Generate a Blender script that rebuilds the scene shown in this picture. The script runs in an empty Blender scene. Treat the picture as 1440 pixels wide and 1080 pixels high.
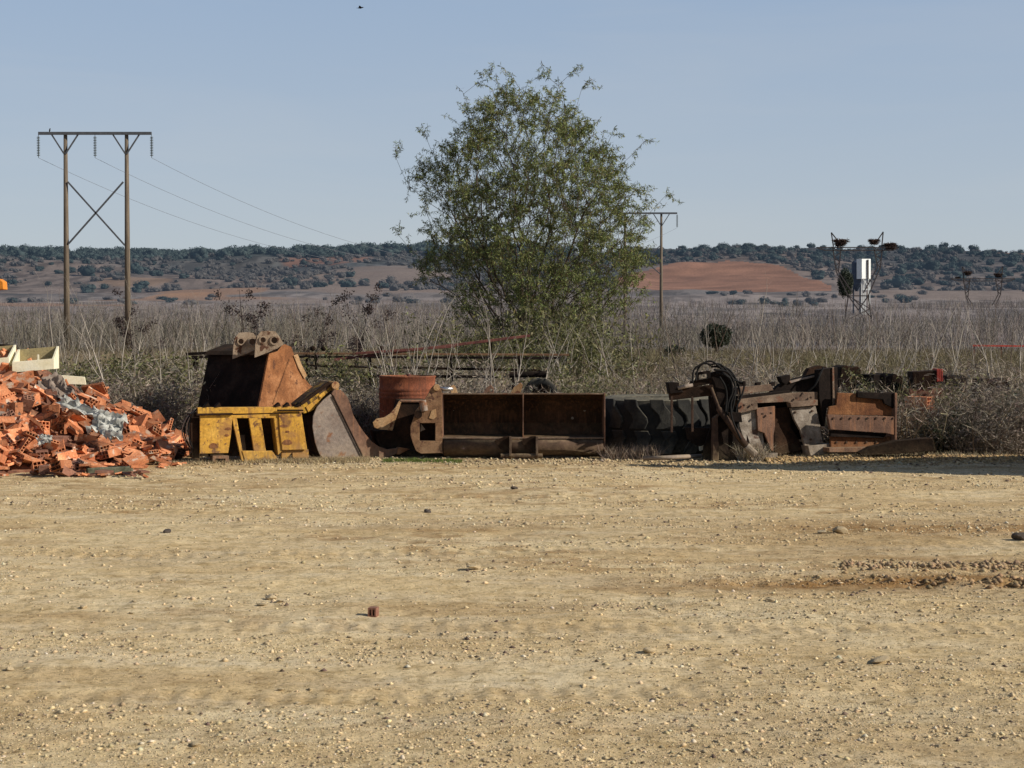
import bpy, bmesh, math, random
import numpy as np
from mathutils import Vector, Matrix

random.seed(7)
rng = np.random.default_rng(7)
R = math.radians
PI = math.pi
scene = bpy.context.scene
COL = scene.collection

# ------------------------------------------------------------------ camera
FOC = 2400.0
PITCH = math.atan(70 / FOC)
CH = 1.7
cam_d = bpy.data.cameras.new('camera')
cam = bpy.data.objects.new('camera', cam_d)
COL.objects.link(cam)
cam.location = (0, 0, CH)
cam.rotation_euler = (R(90) - PITCH, 0, 0)
cam_d.sensor_width = 36
cam_d.lens = 36 * FOC / 1440
cam_d.clip_end = 12000
cam_d.clip_start = 0.1
scene.camera = cam
CP, SP = math.cos(PITCH), math.sin(PITCH)

def ray(px, py):
    a = (px - 720) / FOC; b = -(py - 540) / FOC
    return Vector((a, CP + b * SP, -SP + b * CP))
def at(px, py, Y):
    d = ray(px, py); t = Y / d.y
    return Vector((d.x * t, Y, CH + d.z * t))
def gnd(px, py, z=0.0):
    d = ray(px, py); t = (z - CH) / d.z
    return Vector((d.x * t, d.y * t, z))
class Plane:
    """a vertical working plane through O with horizontal direction a; b points away behind it"""
    def __init__(s, px, py, Y, ang):
        s.O = at(px, py, Y)
        s.a = Vector((math.cos(R(ang)), math.sin(R(ang)), 0))
        s.b = Vector((-s.a.y, s.a.x, 0))
    def p(s, px, py, off=0.0):
        d = ray(px, py)
        O = s.O + s.b * off
        t = s.b.dot(O - Vector((0, 0, CH))) / s.b.dot(d)
        return Vector((0, 0, CH)) + d * t
    def pts(s, L, off=0.0):
        return [s.p(x, y, off) for x, y in L]

# ------------------------------------------------------------------ materials
def newmat(name):
    m = bpy.data.materials.new(name); m.use_nodes = True
    nt = m.node_tree; nt.nodes.clear()
    out = nt.nodes.new('ShaderNodeOutputMaterial')
    b = nt.nodes.new('ShaderNodeBsdfPrincipled')
    nt.links.new(b.outputs[0], out.inputs[0])
    return m, nt, b
def ramp(nt, fac, stops):
    r = nt.nodes.new('ShaderNodeValToRGB')
    el = r.color_ramp.elements
    while len(el) < len(stops): el.new(0.5)
    for e, (p, c) in zip(el, stops):
        e.position = p; e.color = (c[0], c[1], c[2], 1)
    nt.links.new(fac, r.inputs[0]); return r.outputs[0]
def noise(nt, vec, scale, detail=6, rough=0.6, dist=0.0):
    n = nt.nodes.new('ShaderNodeTexNoise')
    n.inputs['Scale'].default_value = scale; n.inputs['Detail'].default_value = detail
    n.inputs['Roughness'].default_value = rough; n.inputs['Distortion'].default_value = dist
    if vec is not None: nt.links.new(vec, n.inputs['Vector'])
    return n.outputs[0]
def mix(nt, fac, a, b, mode='MIX'):
    m = nt.nodes.new('ShaderNodeMix'); m.data_type = 'RGBA'; m.blend_type = mode
    for s, v in ((m.inputs[0], fac), (m.inputs[6], a), (m.inputs[7], b)):
        if isinstance(v, (int, float)): s.default_value = v
        elif isinstance(v, tuple): s.default_value = (*v, 1)
        else: nt.links.new(v, s)
    return m.outputs[2]
def coords(nt, world=False, stretch=None):
    tc = nt.nodes.new('ShaderNodeTexCoord')
    v = tc.outputs['Object']
    if world:
        g = nt.nodes.new('ShaderNodeNewGeometry'); return g.outputs['Position']
    oi = nt.nodes.new('ShaderNodeObjectInfo')
    mm = nt.nodes.new('ShaderNodeMath'); mm.operation = 'MULTIPLY'; mm.inputs[1].default_value = 37.0
    nt.links.new(oi.outputs['Random'], mm.inputs[0])
    ad = nt.nodes.new('ShaderNodeVectorMath'); ad.operation = 'ADD'
    nt.links.new(v, ad.inputs[0]); nt.links.new(mm.outputs[0], ad.inputs[1])
    v = ad.outputs[0]
    if stretch:
        mp = nt.nodes.new('ShaderNodeMapping'); mp.inputs['Scale'].default_value = stretch
        nt.links.new(v, mp.inputs[0]); v = mp.outputs[0]
    return v
def surf(name, cols, *a, haze_glow=None, **k):
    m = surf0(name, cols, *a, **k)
    if haze_glow:
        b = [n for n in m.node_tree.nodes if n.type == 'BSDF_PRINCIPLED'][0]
        b.inputs['Emission Color'].default_value = (*haze_glow, 1); b.inputs['Emission Strength'].default_value = 1  # faint emission stands in for distance haze
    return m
def surf0(name, cols, scale=4, rough=0.85, metal=0.0, bump=0.35, bscale=40, spots=None, fine=0.35,
         vary=0.0, attr=False, world=False, stretch=None, spec=0.3, trans=0.0, dist=0.3, streak=None):
    m, nt, b = newmat(name)
    v = coords(nt, world, stretch)
    n = noise(nt, v, scale, 7, 0.62, dist)
    k = len(cols)
    stops = [(0.30 + 0.40 * i / max(1, k - 1), c) for i, c in enumerate(cols)]
    c = ramp(nt, n, stops)
    if fine:
        nf = noise(nt, v, scale * 9, 5, 0.7)
        f = ramp(nt, nf, [(0.3, (1 - fine,) * 3), (0.7, (1 + fine * 0.6,) * 3)])
        c = mix(nt, 1.0, c, f, 'MULTIPLY')
    if spots:
        for sc, s_scale, th in spots:
            ns = noise(nt, v, s_scale, 5, 0.6, 0.2)
            f = ramp(nt, ns, [(th - 0.03, (0, 0, 0)), (th + 0.04, (1, 1, 1))])
            c = mix(nt, f, c, sc)
    if streak:
        mp = nt.nodes.new('ShaderNodeMapping'); mp.inputs['Scale'].default_value = (14, 14, 1.2)
        nt.links.new(v, mp.inputs[0])
        ns = noise(nt, mp.outputs[0], 2.0, 4, 0.6)
        f = ramp(nt, ns, [(0.5, (0, 0, 0)), (0.68, (0.8,) * 3)])
        c = mix(nt, f, c, streak)
    if attr:
        a = nt.nodes.new('ShaderNodeAttribute'); a.attribute_name = 'Col'
        c = mix(nt, 1.0, c, a.outputs['Color'], 'MULTIPLY')
    if vary:
        oi = nt.nodes.new('ShaderNodeObjectInfo')
        mr = nt.nodes.new('ShaderNodeMapRange'); mr.inputs[3].default_value = 1 - vary; mr.inputs[4].default_value = 1 + vary
        nt.links.new(oi.outputs['Random'], mr.inputs[0])
        hs = nt.nodes.new('ShaderNodeHueSaturation')
        nt.links.new(mr.outputs[0], hs.inputs['Value']); nt.links.new(c, hs.inputs['Color']); c = hs.outputs[0]
    nt.links.new(c, b.inputs['Base Color'])
    b.inputs['Roughness'].default_value = rough; b.inputs['Metallic'].default_value = metal
    b.inputs['Specular IOR Level'].default_value = spec
    if bump:
        nb = noise(nt, v, bscale, 6, 0.65)
        bp = nt.nodes.new('ShaderNodeBump'); bp.inputs['Strength'].default_value = bump; bp.inputs['Distance'].default_value = 0.02
        nt.links.new(nb, bp.inputs['Height']); nt.links.new(bp.outputs[0], b.inputs['Normal'])
    if trans:
        t = nt.nodes.new('ShaderNodeBsdfTranslucent'); nt.links.new(c, t.inputs[0])
        ms = nt.nodes.new('ShaderNodeMixShader'); ms.inputs[0].default_value = trans
        nt.links.new(b.outputs[0], ms.inputs[1]); nt.links.new(t.outputs[0], ms.inputs[2])
        out = [n_ for n_ in nt.nodes if n_.type == 'OUTPUT_MATERIAL'][0]
        nt.links.new(ms.outputs[0], out.inputs[0])
    return m

M = {}
M['rust'] = surf('rust', [(.09, .032, .014), (.21, .085, .032), (.34, .16, .065)], 3.2, .9, 0, .5, 60, streak=(.10, .04, .02))
M['rust_orange'] = surf('rust_orange', [(.13, .050, .020), (.29, .115, .042), (.46, .21, .09)], 4.5, .9, 0, .5, 55, spots=[((.12, .05, .025), 7, .62)])
M['rust_dark'] = surf('rust_dark', [(.009, .006, .004), (.024, .013, .008), (.055, .028, .016)], 3, .92, 0, .45, 50, spec=.12)  # dark rust, deepened further to keep shaded faces dark
M['rust_brown'] = surf('rust_brown', [(.09, .045, .030), (.16, .088, .058), (.25, .14, .09)], 2.6, .88, 0, .4, 60, streak=(.30, .14, .07))
M['rust_tan'] = surf('rust_tan', [(.30, .15, .06), (.42, .25, .12), (.50, .33, .18)], 5, .85, 0, .4, 60, spots=[((.16, .06, .03), 9, .6)])
M['rust_pale'] = surf('rust_pale', [(.10, .062, .042), (.17, .115, .078), (.28, .20, .14)], 5, .85, 0, .45, 60, spots=[((.16, .07, .04), 6, .58)])
M['steel_worn'] = surf('steel_worn', [(.16, .11, .085), (.25, .20, .165), (.34, .27, .21)], 2.4, .72, .1, .3, 55, spots=[((.22, .10, .05), 5, .63)])
M['steel_pale'] = surf('steel_pale', [(.13, .10, .075), (.25, .205, .16), (.46, .40, .33)], 7, .8, 0, .4, 60, spots=[((.12, .07, .05), 4, .60)])
M['steel_dark'] = surf('steel_dark', [(.006, .0045, .0035), (.015, .010, .008), (.036, .024, .018)], 4, .9, 0, .35, 60, spec=.12)  # dark steel, deepened so that shaded faces come out near black
M['lug_tan'] = surf('lug_tan', [(.18, .12, .08), (.34, .25, .17), (.46, .36, .26)], 6, .88, 0, .4, 60, spots=[((.10, .045, .025), 8, .58)])
M['rust_mid'] = surf('rust_mid', [(.11, .055, .028), (.22, .12, .062), (.33, .20, .11)], 5, .88, 0, .4, 60, spots=[((.09, .04, .025), 9, .6)])
M['rust_umber'] = surf('rust_umber', [(.035, .022, .016), (.07, .042, .03), (.12, .075, .052)], 4, .88, 0, .4, 60, spec=.15)
M['steel_edge'] = surf('steel_edge', [(.28, .20, .15), (.42, .33, .26)], 9, .6, .2, .3, 60)
M['chrome'] = surf('chrome', [(.45, .45, .45), (.6, .6, .6)], 9, .3, .8, .1, 60)
M['yellow'] = surf('yellow_paint', [(.44, .215, .03), (.58, .31, .04), (.68, .39, .07)], 3, .7, 0, .25, 50,
                   spots=[((.13, .055, .025), 4.5, .60), ((.17, .085, .035), 18, .62), ((.36, .18, .05), 2.2, .61)], streak=(.30, .15, .04))
M['yellow_worn'] = surf('yellow_worn', [(.035, .018, .010), (.06, .03, .015), (.78, .44, .04)], 6, .75, 0, .4, 50, dist=1.2)
M['drum'] = surf('drum_rust', [(.12, .038, .018), (.24, .072, .032), (.34, .115, .05)], 4, .85, 0, .4, 50, streak=(.09, .035, .02), spots=[((.14, .05, .03), 8, .63)])
M['rubber'] = surf('rubber', [(.008, .008, .008), (.014, .014, .013), (.025, .024, .021)], 4, .9, 0, .3, 70)
M['rubber_mid'] = surf('rubber_mid', [(.012, .012, .011), (.026, .025, .022), (.055, .052, .043)], 3, .9, 0, .4, 60)
M['rubber_dusty'] = surf('rubber_dusty', [(.045, .045, .036), (.085, .082, .064), (.14, .13, .10)], 5, .95, 0, .3, 70)
M['hose'] = surf('hose_rubber', [(.006, .006, .006), (.018, .016, .015)], 9, .75, 0, .2, 70, spec=.15)
M['rust_shell'] = surf('rust_shell', [(.022, .013, .009), (.05, .028, .016), (.11, .052, .028)], 3, .9, 0, .45, 50, spec=.15, streak=(.13, .06, .03))  # dark tone also stands for the shade inside the wide bucket
M['clay'] = surf('clay', [(.36, .115, .05), (.55, .205, .09), (.70, .32, .16)], 5, .93, 0, .3, 70, vary=.42, fine=.4,
                 spots=[((.56, .42, .31), 7, .60), ((.20, .09, .05), 11, .64)])
M['clay_dark'] = surf('clay_dark', [(.14, .06, .04), (.24, .11, .07), (.34, .19, .13)], 5, .93, 0, .3, 70, vary=.25)
M['clay_dust'] = surf('clay_dust', [(.10, .045, .03), (.24, .105, .06), (.34, .20, .12)], 9, .97, 0, .6, 30)
M['cream'] = surf('cream_panel', [(.76, .68, .44), (.86, .80, .58), (.90, .86, .68)], 4, .7, 0, .15, 60, spots=[((.40, .32, .18), 9, .68)], fine=.12)
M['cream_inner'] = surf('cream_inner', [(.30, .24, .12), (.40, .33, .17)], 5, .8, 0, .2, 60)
M['plastic_sheet'] = surf('plastic_sheet', [(.24, .24, .21), (.46, .46, .42), (.66, .65, .60)], 5, .7, 0, .3, 30)
M['sacking'] = surf('sacking', [(.15, .12, .10), (.28, .22, .18), (.38, .31, .25)], 6, .95, 0, .5, 60)
M['concrete'] = surf('concrete', [(.16, .15, .11), (.28, .26, .20), (.38, .35, .28)], 6, .95, 0, .5, 60)
M['moss_concrete'] = surf('moss_concrete', [(.06, .065, .04), (.14, .14, .09), (.22, .21, .15)], 7, .95, 0, .5, 60)
M['red_paint'] = surf('red_paint', [(.26, .035, .025), (.42, .06, .04), (.52, .10, .06)], 6, .75, 0, .3, 60)
M['red_rust'] = surf('red_rust', [(.08, .030, .024), (.14, .046, .036), (.20, .075, .055)], 6, .85, 0, .3, 60)
M['wood_pole'] = surf('wood_pole', [(.09, .07, .055), (.16, .125, .09), (.24, .19, .135)], 1.5, .9, 0, .3, 20, stretch=(8, 8, .4))
M['wood_grey'] = surf('wood_grey', [(.11, .09, .07), (.22, .18, .14), (.32, .26, .19)], 3, .92, 0, .4, 40, stretch=(.6, 8, 8))
M['lattice'] = surf('lattice_steel', [(.04, .032, .032), (.07, .058, .055)], 3, .8, .0, .0, 30)
M['galv'] = surf('galvanised', [(.08, .085, .095), (.13, .135, .145)], 3, .6, .2, .1, 30)
M['wire'] = surf('wire_metal', [(.12, .13, .15), (.15, .16, .18)], 3, .6, 0, 0)
M['insul'] = surf('insulator', [(.06, .075, .07), (.10, .12, .11)], 3, .3, 0, 0)
M['nest'] = surf('nest_sticks', [(.035, .022, .018), (.10, .065, .05)], 3, .95, 0, .5, 8)
M['silo_white'] = surf('silo_white', [(.74, .76, .72), (.88, .89, .85)], .6, .7, 0, .1, 5)
M['silo_blue'] = surf('silo_blue', [(.05, .07, .10), (.08, .10, .14)], .6, .7, 0, .1, 5)
M['orange'] = surf('orange_paint', [(.70, .22, .02), (.80, .30, .04)], 3, .6, 0, .1, 30)
M['stone'] = surf('stone', [(.40, .30, .17), (.54, .42, .25), (.64, .53, .35)], 9, .93, 0, .5, 60, vary=.25)
M['stone_dark'] = surf('stone_dark', [(.06, .05, .04), (.13, .10, .08)], 9, .93, 0, .5, 60)
M['gravel'] = surf('gravel_mat', [(.95, .95, .95), (1, 1, 1)], 30, .95, 0, .3, 90, attr=True, world=True, fine=.15)
M['bark'] = surf('bark', [(.045, .032, .024), (.10, .075, .055), (.17, .13, .10)], 8, .95, 0, .5, 60)
M['leaf'] = surf('leaf', [(.9, .9, .9), (1, 1, 1)], 2, .55, 0, 0, attr=True, trans=.25, fine=0, spec=.35)
M['twig'] = surf('twig', [(.9, .9, .9), (1, 1, 1)], 2, .9, 0, 0, attr=True, fine=0, spec=.1)
M['far_tree'] = surf('far_foliage', [(.022, .034, .034), (.038, .052, .050), (.060, .072, .064)], .25, .95, 0, .8, .6, vary=.3, spec=0.05, haze_glow=(.018, .027, .040))  # bluish tone and glow carry the distance haze in the colour
M['far_scrub'] = surf('far_scrub', [(.055, .055, .055), (.085, .080, .076), (.12, .108, .098)], .25, .95, 0, .8, .6, vary=.3, spec=0.05, haze_glow=(.022, .030, .042))  # haze painted in: greyed blue tone plus a faint glow

def add_dust(m, amt=.6, col=(.40, .30, .17), up=.35):
    nt = m.node_tree; b = [n for n in nt.nodes if n.type == 'BSDF_PRINCIPLED'][0]; src = b.inputs['Base Color'].links[0].from_socket
    g = nt.nodes.new('ShaderNodeNewGeometry'); sp = nt.nodes.new('ShaderNodeSeparateXYZ'); nt.links.new(g.outputs['Position'], sp.inputs[0])
    sn = nt.nodes.new('ShaderNodeSeparateXYZ'); nt.links.new(g.outputs['Normal'], sn.inputs[0])
    low = ramp(nt, sp.outputs[2], [(0.0, (amt,) * 3), (.10, (amt * .45,) * 3), (.28, (0, 0, 0))])
    top = ramp(nt, sn.outputs[2], [(.35, (0, 0, 0)), (.9, (up,) * 3)])
    s_ = mix(nt, 1.0, low, top, 'ADD')
    nz = ramp(nt, noise(nt, g.outputs['Position'], 14, 6, .7), [(.36, (.15,) * 3), (.62, (1, 1, 1))])
    f = mix(nt, 1.0, s_, nz, 'MULTIPLY')
    nt.links.new(mix(nt, f, src, col), b.inputs['Base Color'])
for k_ in list(M):
    if k_.startswith(('rust', 'steel', 'yellow', 'drum', 'lug', 'red_')): add_dust(M[k_], .25 if 'dark' in k_ else .5, up=.06 if 'dark' in k_ else .3)
    if k_.startswith('rubber'): add_dust(M[k_], .8, (.30, .255, .17), .5)
# ------------------------------------------------------------------ mesh helpers
def fastmesh(name, V, F, mat, col=None, smooth=False):
    me = bpy.data.meshes.new(name)
    V = np.asarray(V, dtype=np.float32); F = np.asarray(F, dtype=np.int32)
    k = F.shape[1]
    me.vertices.add(len(V)); me.vertices.foreach_set('co', V.ravel())
    me.loops.add(F.size); me.loops.foreach_set('vertex_index', F.ravel())
    me.polygons.add(len(F)); me.polygons.foreach_set('loop_start', np.arange(0, F.size, k, dtype=np.int32))
    if smooth: me.polygons.foreach_set('use_smooth', np.ones(len(F), dtype=bool))
    me.update(calc_edges=True)
    if col is not None:
        a = me.color_attributes.new('Col', 'FLOAT_COLOR', 'POINT')
        c = np.ones((len(V), 4), dtype=np.float32); c[:, :3] = col
        a.data.foreach_set('color', c.ravel())
    me.materials.append(mat)
    return me
def link(name, me, parent=None, loc=None):
    o = bpy.data.objects.new(name, me); COL.objects.link(o)
    if parent: o.parent = parent
    if loc is not None: o.location = loc
    return o
def tag(o, label=None, cat=None, group=None, kind=None):
    if label: o['label'] = label
    if cat: o['category'] = cat
    if group: o['group'] = group
    if kind: o['kind'] = kind
    return o
def thing(name, loc, label, cat, group=None):
    o = bpy.data.objects.new(name, None); COL.objects.link(o); o.location = loc
    o.empty_display_size = .2
    return tag(o, label, cat, group)

class MB:
    def __init__(s): s.v = []; s.f = []
    def add(s, vs, fs):
        n = len(s.v); s.v += [Vector(v) for v in vs]; s.f += [tuple(i + n for i in f) for f in fs]; return s
    def prism(s, pts, vec):
        n = len(pts); vec = Vector(vec)
        vs = [Vector(p) for p in pts] + [Vector(p) + vec for p in pts]
        fs = [tuple(range(n))[::-1], tuple(range(n, 2 * n))] + [(i, (i + 1) % n, n + (i + 1) % n, n + i) for i in range(n)]
        return s.add(vs, fs)
    def box(s, c, size, rot=None):
        c = Vector(c); x, y, z = [q / 2 for q in size]
        m = rot if rot is not None else Matrix.Identity(3)
        vs = [c + m @ Vector((i * x, j * y, k * z)) for i in (-1, 1) for j in (-1, 1) for k in (-1, 1)]
        return s.add(vs, [(0, 1, 3, 2), (4, 6, 7, 5), (0, 4, 5, 1), (2, 3, 7, 6), (0, 2, 6, 4), (1, 5, 7, 3)])
    def bar(s, p, q, w, h=None, up=(0, 0, 1)):
        h = h or w; p = Vector(p); q = Vector(q); d = (q - p).normalized(); up = Vector(up)
        if abs(d.dot(up)) > .98: up = Vector((0, 1, 0))
        x = d.cross(up).normalized() * w / 2; z = x.cross(d).normalized() * h / 2
        vs = [p - x - z, p + x - z, p + x + z, p - x + z]; vs += [v + (q - p) for v in vs]
        return s.add(vs, [(0, 3, 2, 1), (4, 5, 6, 7), (0, 1, 5, 4), (1, 2, 6, 5), (2, 3, 7, 6), (3, 0, 4, 7)])
    def tube(s, pts, r, n=8, caps=True):
        pts = [Vector(p) for p in pts]; k = len(pts)
        rr = r if isinstance(r, (list, tuple)) else [r] * k
        ref = None; vs = []
        for i, p in enumerate(pts):
            d = (pts[min(i + 1, k - 1)] - pts[max(i - 1, 0)]).normalized()
            if ref is None: ref = d.orthogonal().normalized()
            ref = (ref - d * ref.dot(d)).normalized(); y = d.cross(ref)
            vs += [p + (ref * math.cos(2 * PI * j / n) + y * math.sin(2 * PI * j / n)) * rr[i] for j in range(n)]
        fs = [(i * n + j, i * n + (j + 1) % n, (i + 1) * n + (j + 1) % n, (i + 1) * n + j) for i in range(k - 1) for j in range(n)]
        if caps: fs += [tuple(range(n))[::-1], tuple(range((k - 1) * n, k * n))]
        return s.add(vs, fs)
    def lathe(s, prof, c, n=32, axis='Z', closed=False):
        vs = []
        for r_, h in prof:
            for j in range(n):
                a = 2 * PI * j / n
                vs.append(Vector(c) + (Vector((r_ * math.cos(a), r_ * math.sin(a), h)) if axis == 'Z' else Vector((r_ * math.cos(a), h, r_ * math.sin(a)))))
        k = len(prof); m = k if closed else k - 1
        fs = [(i * n + j, i * n + (j + 1) % n, ((i + 1) % k) * n + (j + 1) % n, ((i + 1) % k) * n + j) for i in range(m) for j in range(n)]
        return s.add(vs, fs)
    def holed(s, pl, outline, c, r, off, t, n=20):
        """plate on plane pl with a round hole, star-shaped about the hole centre c (pixels), thickness t"""
        angs = [2 * PI * i / n for i in range(n)] + [math.atan2(y - c[1], x - c[0]) % (2 * PI) for x, y in outline]
        angs = sorted(angs); inner = []; outer = []
        for a in angs:
            dx, dy = math.cos(a), math.sin(a); best = None
            for i in range(len(outline)):
                x1, y1 = outline[i]; x2, y2 = outline[(i + 1) % len(outline)]
                ex, ey = x2 - x1, y2 - y1; den = dx * ey - dy * ex
                if abs(den) < 1e-9: continue
                tt = ((x1 - c[0]) * ey - (y1 - c[1]) * ex) / den; uu = ((x1 - c[0]) * dy - (y1 - c[1]) * dx) / den
                if tt > 0 and -1e-6 <= uu <= 1 + 1e-6 and (best is None or tt > best): best = tt
            if best is None: continue
            inner.append((c[0] + dx * r, c[1] + dy * r)); outer.append((c[0] + dx * best, c[1] + dy * best))
        k = len(inner)
        A = pl.pts(inner, off); B = pl.pts(outer, off); C = [p + pl.b * t for p in A]; D = [p + pl.b * t for p in B]
        fs = []
        for i in range(k):
            j = (i + 1) % k
            fs += [(i, j, k + j, k + i), (2 * k + i, 3 * k + i, 3 * k + j, 2 * k + j), (i, 2 * k + i, 2 * k + j, j), (k + i, k + j, 3 * k + j, 3 * k + i)]
        return s.add(A + B + C + D, fs)
    def sheet(s, pts, vec):
        n = len(pts); vec = Vector(vec)
        return s.add(list(pts) + [Vector(p) + vec for p in pts], [(i, i + 1, n + i + 1, n + i) for i in range(n - 1)])
    def build(s, name, mat, parent=None, bevel=0.0, solid=0.0, smooth=False, label=None, sub=0, rough=0.0):
        me = bpy.data.meshes.new(name)
        off = Vector((0, 0, 0))
        p = parent
        while p is not None: off += Vector(p.location); p = p.parent
        me.from_pydata([tuple(v - off) for v in s.v], [], s.f)
        bm = bmesh.new(); bm.from_mesh(me)
        bmesh.ops.recalc_face_normals(bm, faces=bm.faces)
        bm.to_mesh(me); bm.free()
        me.materials.append(M[mat] if isinstance(mat, str) else mat)
        if smooth:
            for q in me.polygons: q.use_smooth = True
        o = link(name, me, parent)
        if solid:
            md = o.modifiers.new('thick', 'SOLIDIFY'); md.thickness = solid; md.offset = 0
        if bevel:
            md = o.modifiers.new('edge', 'BEVEL'); md.width = bevel; md.segments = 2; md.limit_method = 'ANGLE'; md.angle_limit = R(35)
        if label: o['label'] = label
        return o

# value noise (numpy)
_perm = rng.random((256, 256))
def vnoise(x, y):
    xi = np.floor(x).astype(int); yi = np.floor(y).astype(int)
    fx = x - xi; fy = y - yi; fx = fx * fx * (3 - 2 * fx); fy = fy * fy * (3 - 2 * fy)
    a = _perm[xi % 256, yi % 256]; b = _perm[(xi + 1) % 256, yi % 256]
    c = _perm[xi % 256, (yi + 1) % 256]; d = _perm[(xi + 1) % 256, (yi + 1) % 256]
    return (a * (1 - fx) + b * fx) * (1 - fy) + (c * (1 - fx) + d * fx) * fy
def fbm(x, y, o=4):
    t = 0; a = .5; n = 0
    for i in range(o):
        t = t + a * vnoise(x * 2 ** i + 17.3 * i, y * 2 ** i + 9.1 * i); n += a; a *= .5
    return t / n
def sstep(a, b, x):
    t = np.clip((x - a) / (b - a), 0, 1); return t * t * (3 - 2 * t)

# ------------------------------------------------------------------ ground and terrain
PY = np.array([0, 100, 150, 250, 400, 600, 900, 1300, 1550, 1800, 2100, 2400, 2700, 3500, 6000], float)
PZ = np.array([0, 0, .3, .9, 3.0, 8.0, 17.5, 30, 46, 66, 92, 113, 118, 90, 60], float)
TRACKS = [(0, 8.2, 1, .05, .17), (0, 9.9, 1, .05, .17), (0, 16.2, 1, -.03, .2), (0, 18.0, 1, -.03, .2), (2.6, 7.4, .55, 1, .14), (0, 13.4, 1, .09, .18)]
def track(x, y, ox, oy, dx, dy, w):
    L = math.hypot(dx, dy); dx /= L; dy /= L
    t_ = (x - ox) * dx + (y - oy) * dy; d_ = -(x - ox) * dy + (y - oy) * dx + (fbm(t_ * .2 + ox + oy, t_ * 0, 2) - .5) * .5
    b_ = (1 - sstep(w * .75, w, np.abs(d_))) * (.35 + .65 * sstep(.4, .55, fbm(t_ * .35 + oy, t_ * 0 + 2, 2)))
    if dy > .5: b_ = b_ * (1 - sstep(1.2, 1.7, np.abs(t_)))
    return b_, t_
def terrain(x, y):
    x = np.asarray(x, float); y = np.asarray(y, float)
    z = np.interp(y, PY, PZ)
    # yard roughness
    yard = 1 - sstep(24.0, 27.0, y)
    z = z + yard * ((fbm(x * .35, y * .35, 3) - .5) * .06 + (fbm(x * 2.2, y * 2.2, 3) - .5) * .028 + (fbm(x * 11, y * 11, 3) - .5) * .016)
    # ruts on the right
    def rut(yc, wd, x0, amp, fr):
        yy = yc + (fbm(x * .5 + fr, x * 0 + 3.3, 2) - .5) * .5
        m = np.exp(-((y - yy) / wd) ** 2) * sstep(x0, x0 + 1.6, x)
        return m * ((fbm(x * 5 + fr, y * 7, 3) - .45) * amp * 2 - amp * .25)
    z = z + rut(11.75, .22, 0.6, .075, 2.) + rut(12.45, .12, 2.0, .05, 7.) + rut(14.6, .4, 2.3, .035, 5.)
    for trk in TRACKS:
        b_, t_ = track(x, y, *trk); z = z + b_ * (-.008 + .004 * np.sin(t_ * 2 * np.pi / .13 + 1.2 * b_)) * yard
    # rough weedy ground
    weed = sstep(24.5, 28, y) * (1 - sstep(60, 120, y))
    z = z + weed * (fbm(x * .6, y * .6, 3) - .5) * .25
    far = sstep(150, 1200, y)
    z = z + far * (fbm(x * .006 + 3, y * .006, 4) - .5) * (8 + y * .004)
    hill = sstep(1300, 2000, y)
    z = z + hill * (fbm(x * .0035 + 11, y * .0025 + 5, 4) - .5) * 34 + hill * np.clip(x / 300, -2, 2) * 2.0
    return z
def tz(x, y): return float(terrain(np.array([x]), np.array([y]))[0])

sl = np.concatenate([-np.geomspace(3.0, .36, 40)[:-1], np.linspace(-.36, .36, 521), np.geomspace(.36, 3.0, 40)[1:]])
def grid_mesh(rows):
    Y, S = np.meshgrid(rows, sl, indexing='ij'); X = S * Y
    return X, Y, terrain(X, Y)
def grid_faces(nr, nc):
    i = np.arange(nr - 1)[:, None] * nc + np.arange(nc - 1)[None, :]
    return np.stack([i, i + 1, i + nc + 1, i + nc], -1).reshape(-1, 4)

def ground_material():
    m, nt, b = newmat('sandy_ground')
    v = coords(nt, True)
    n1 = noise(nt, v, .55, 6, .6, .4)
    c = ramp(nt, n1, [(.32, (.585, .425, .215)), (.5, (.70, .53, .285)), (.68, (.75, .60, .35))])
    mp = nt.nodes.new('ShaderNodeMapping'); mp.inputs['Scale'].default_value = (.35, 1.6, 1); nt.links.new(v, mp.inputs[0])
    n2 = noise(nt, mp.outputs[0], 1.3, 6, .65, .5)
    f = ramp(nt, n2, [(.45, (0, 0, 0)), (.75, (.6,) * 3)])
    c = mix(nt, f, c, (.73, .63, .44))
    n3 = noise(nt, v, 28, 6, .75)
    f = ramp(nt, n3, [(.34, (.42, .38, .31)), (.47, (1, 1, 1)), (.72, (1.2, 1.2, 1.22))])
    c = mix(nt, 1.0, c, f, 'MULTIPLY')
    n4 = noise(nt, v, 6, 5, .7)
    f = ramp(nt, n4, [(.35, (.72, .68, .60)), (.52, (1.0, 1.0, 1.0)), (.7, (1.08, 1.08, 1.1))])
    c = mix(nt, 1.0, c, f, 'MULTIPLY')
    a = nt.nodes.new('ShaderNodeAttribute'); a.attribute_name = 'Col'
    c = mix(nt, 1.0, c, a.outputs['Color'], 'MULTIPLY')
    nt.links.new(c, b.inputs['Base Color']); b.inputs['Roughness'].default_value = .96; b.inputs['Specular IOR Level'].default_value = .15
    nb = noise(nt, v, 38, 8, .75)
    bp = nt.nodes.new('ShaderNodeBump'); bp.inputs['Strength'].default_value = .8; bp.inputs['Distance'].default_value = .02
    nt.links.new(nb, bp.inputs['Height']); nt.links.new(bp.outputs[0], b.inputs['Normal'])
    return m
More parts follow.
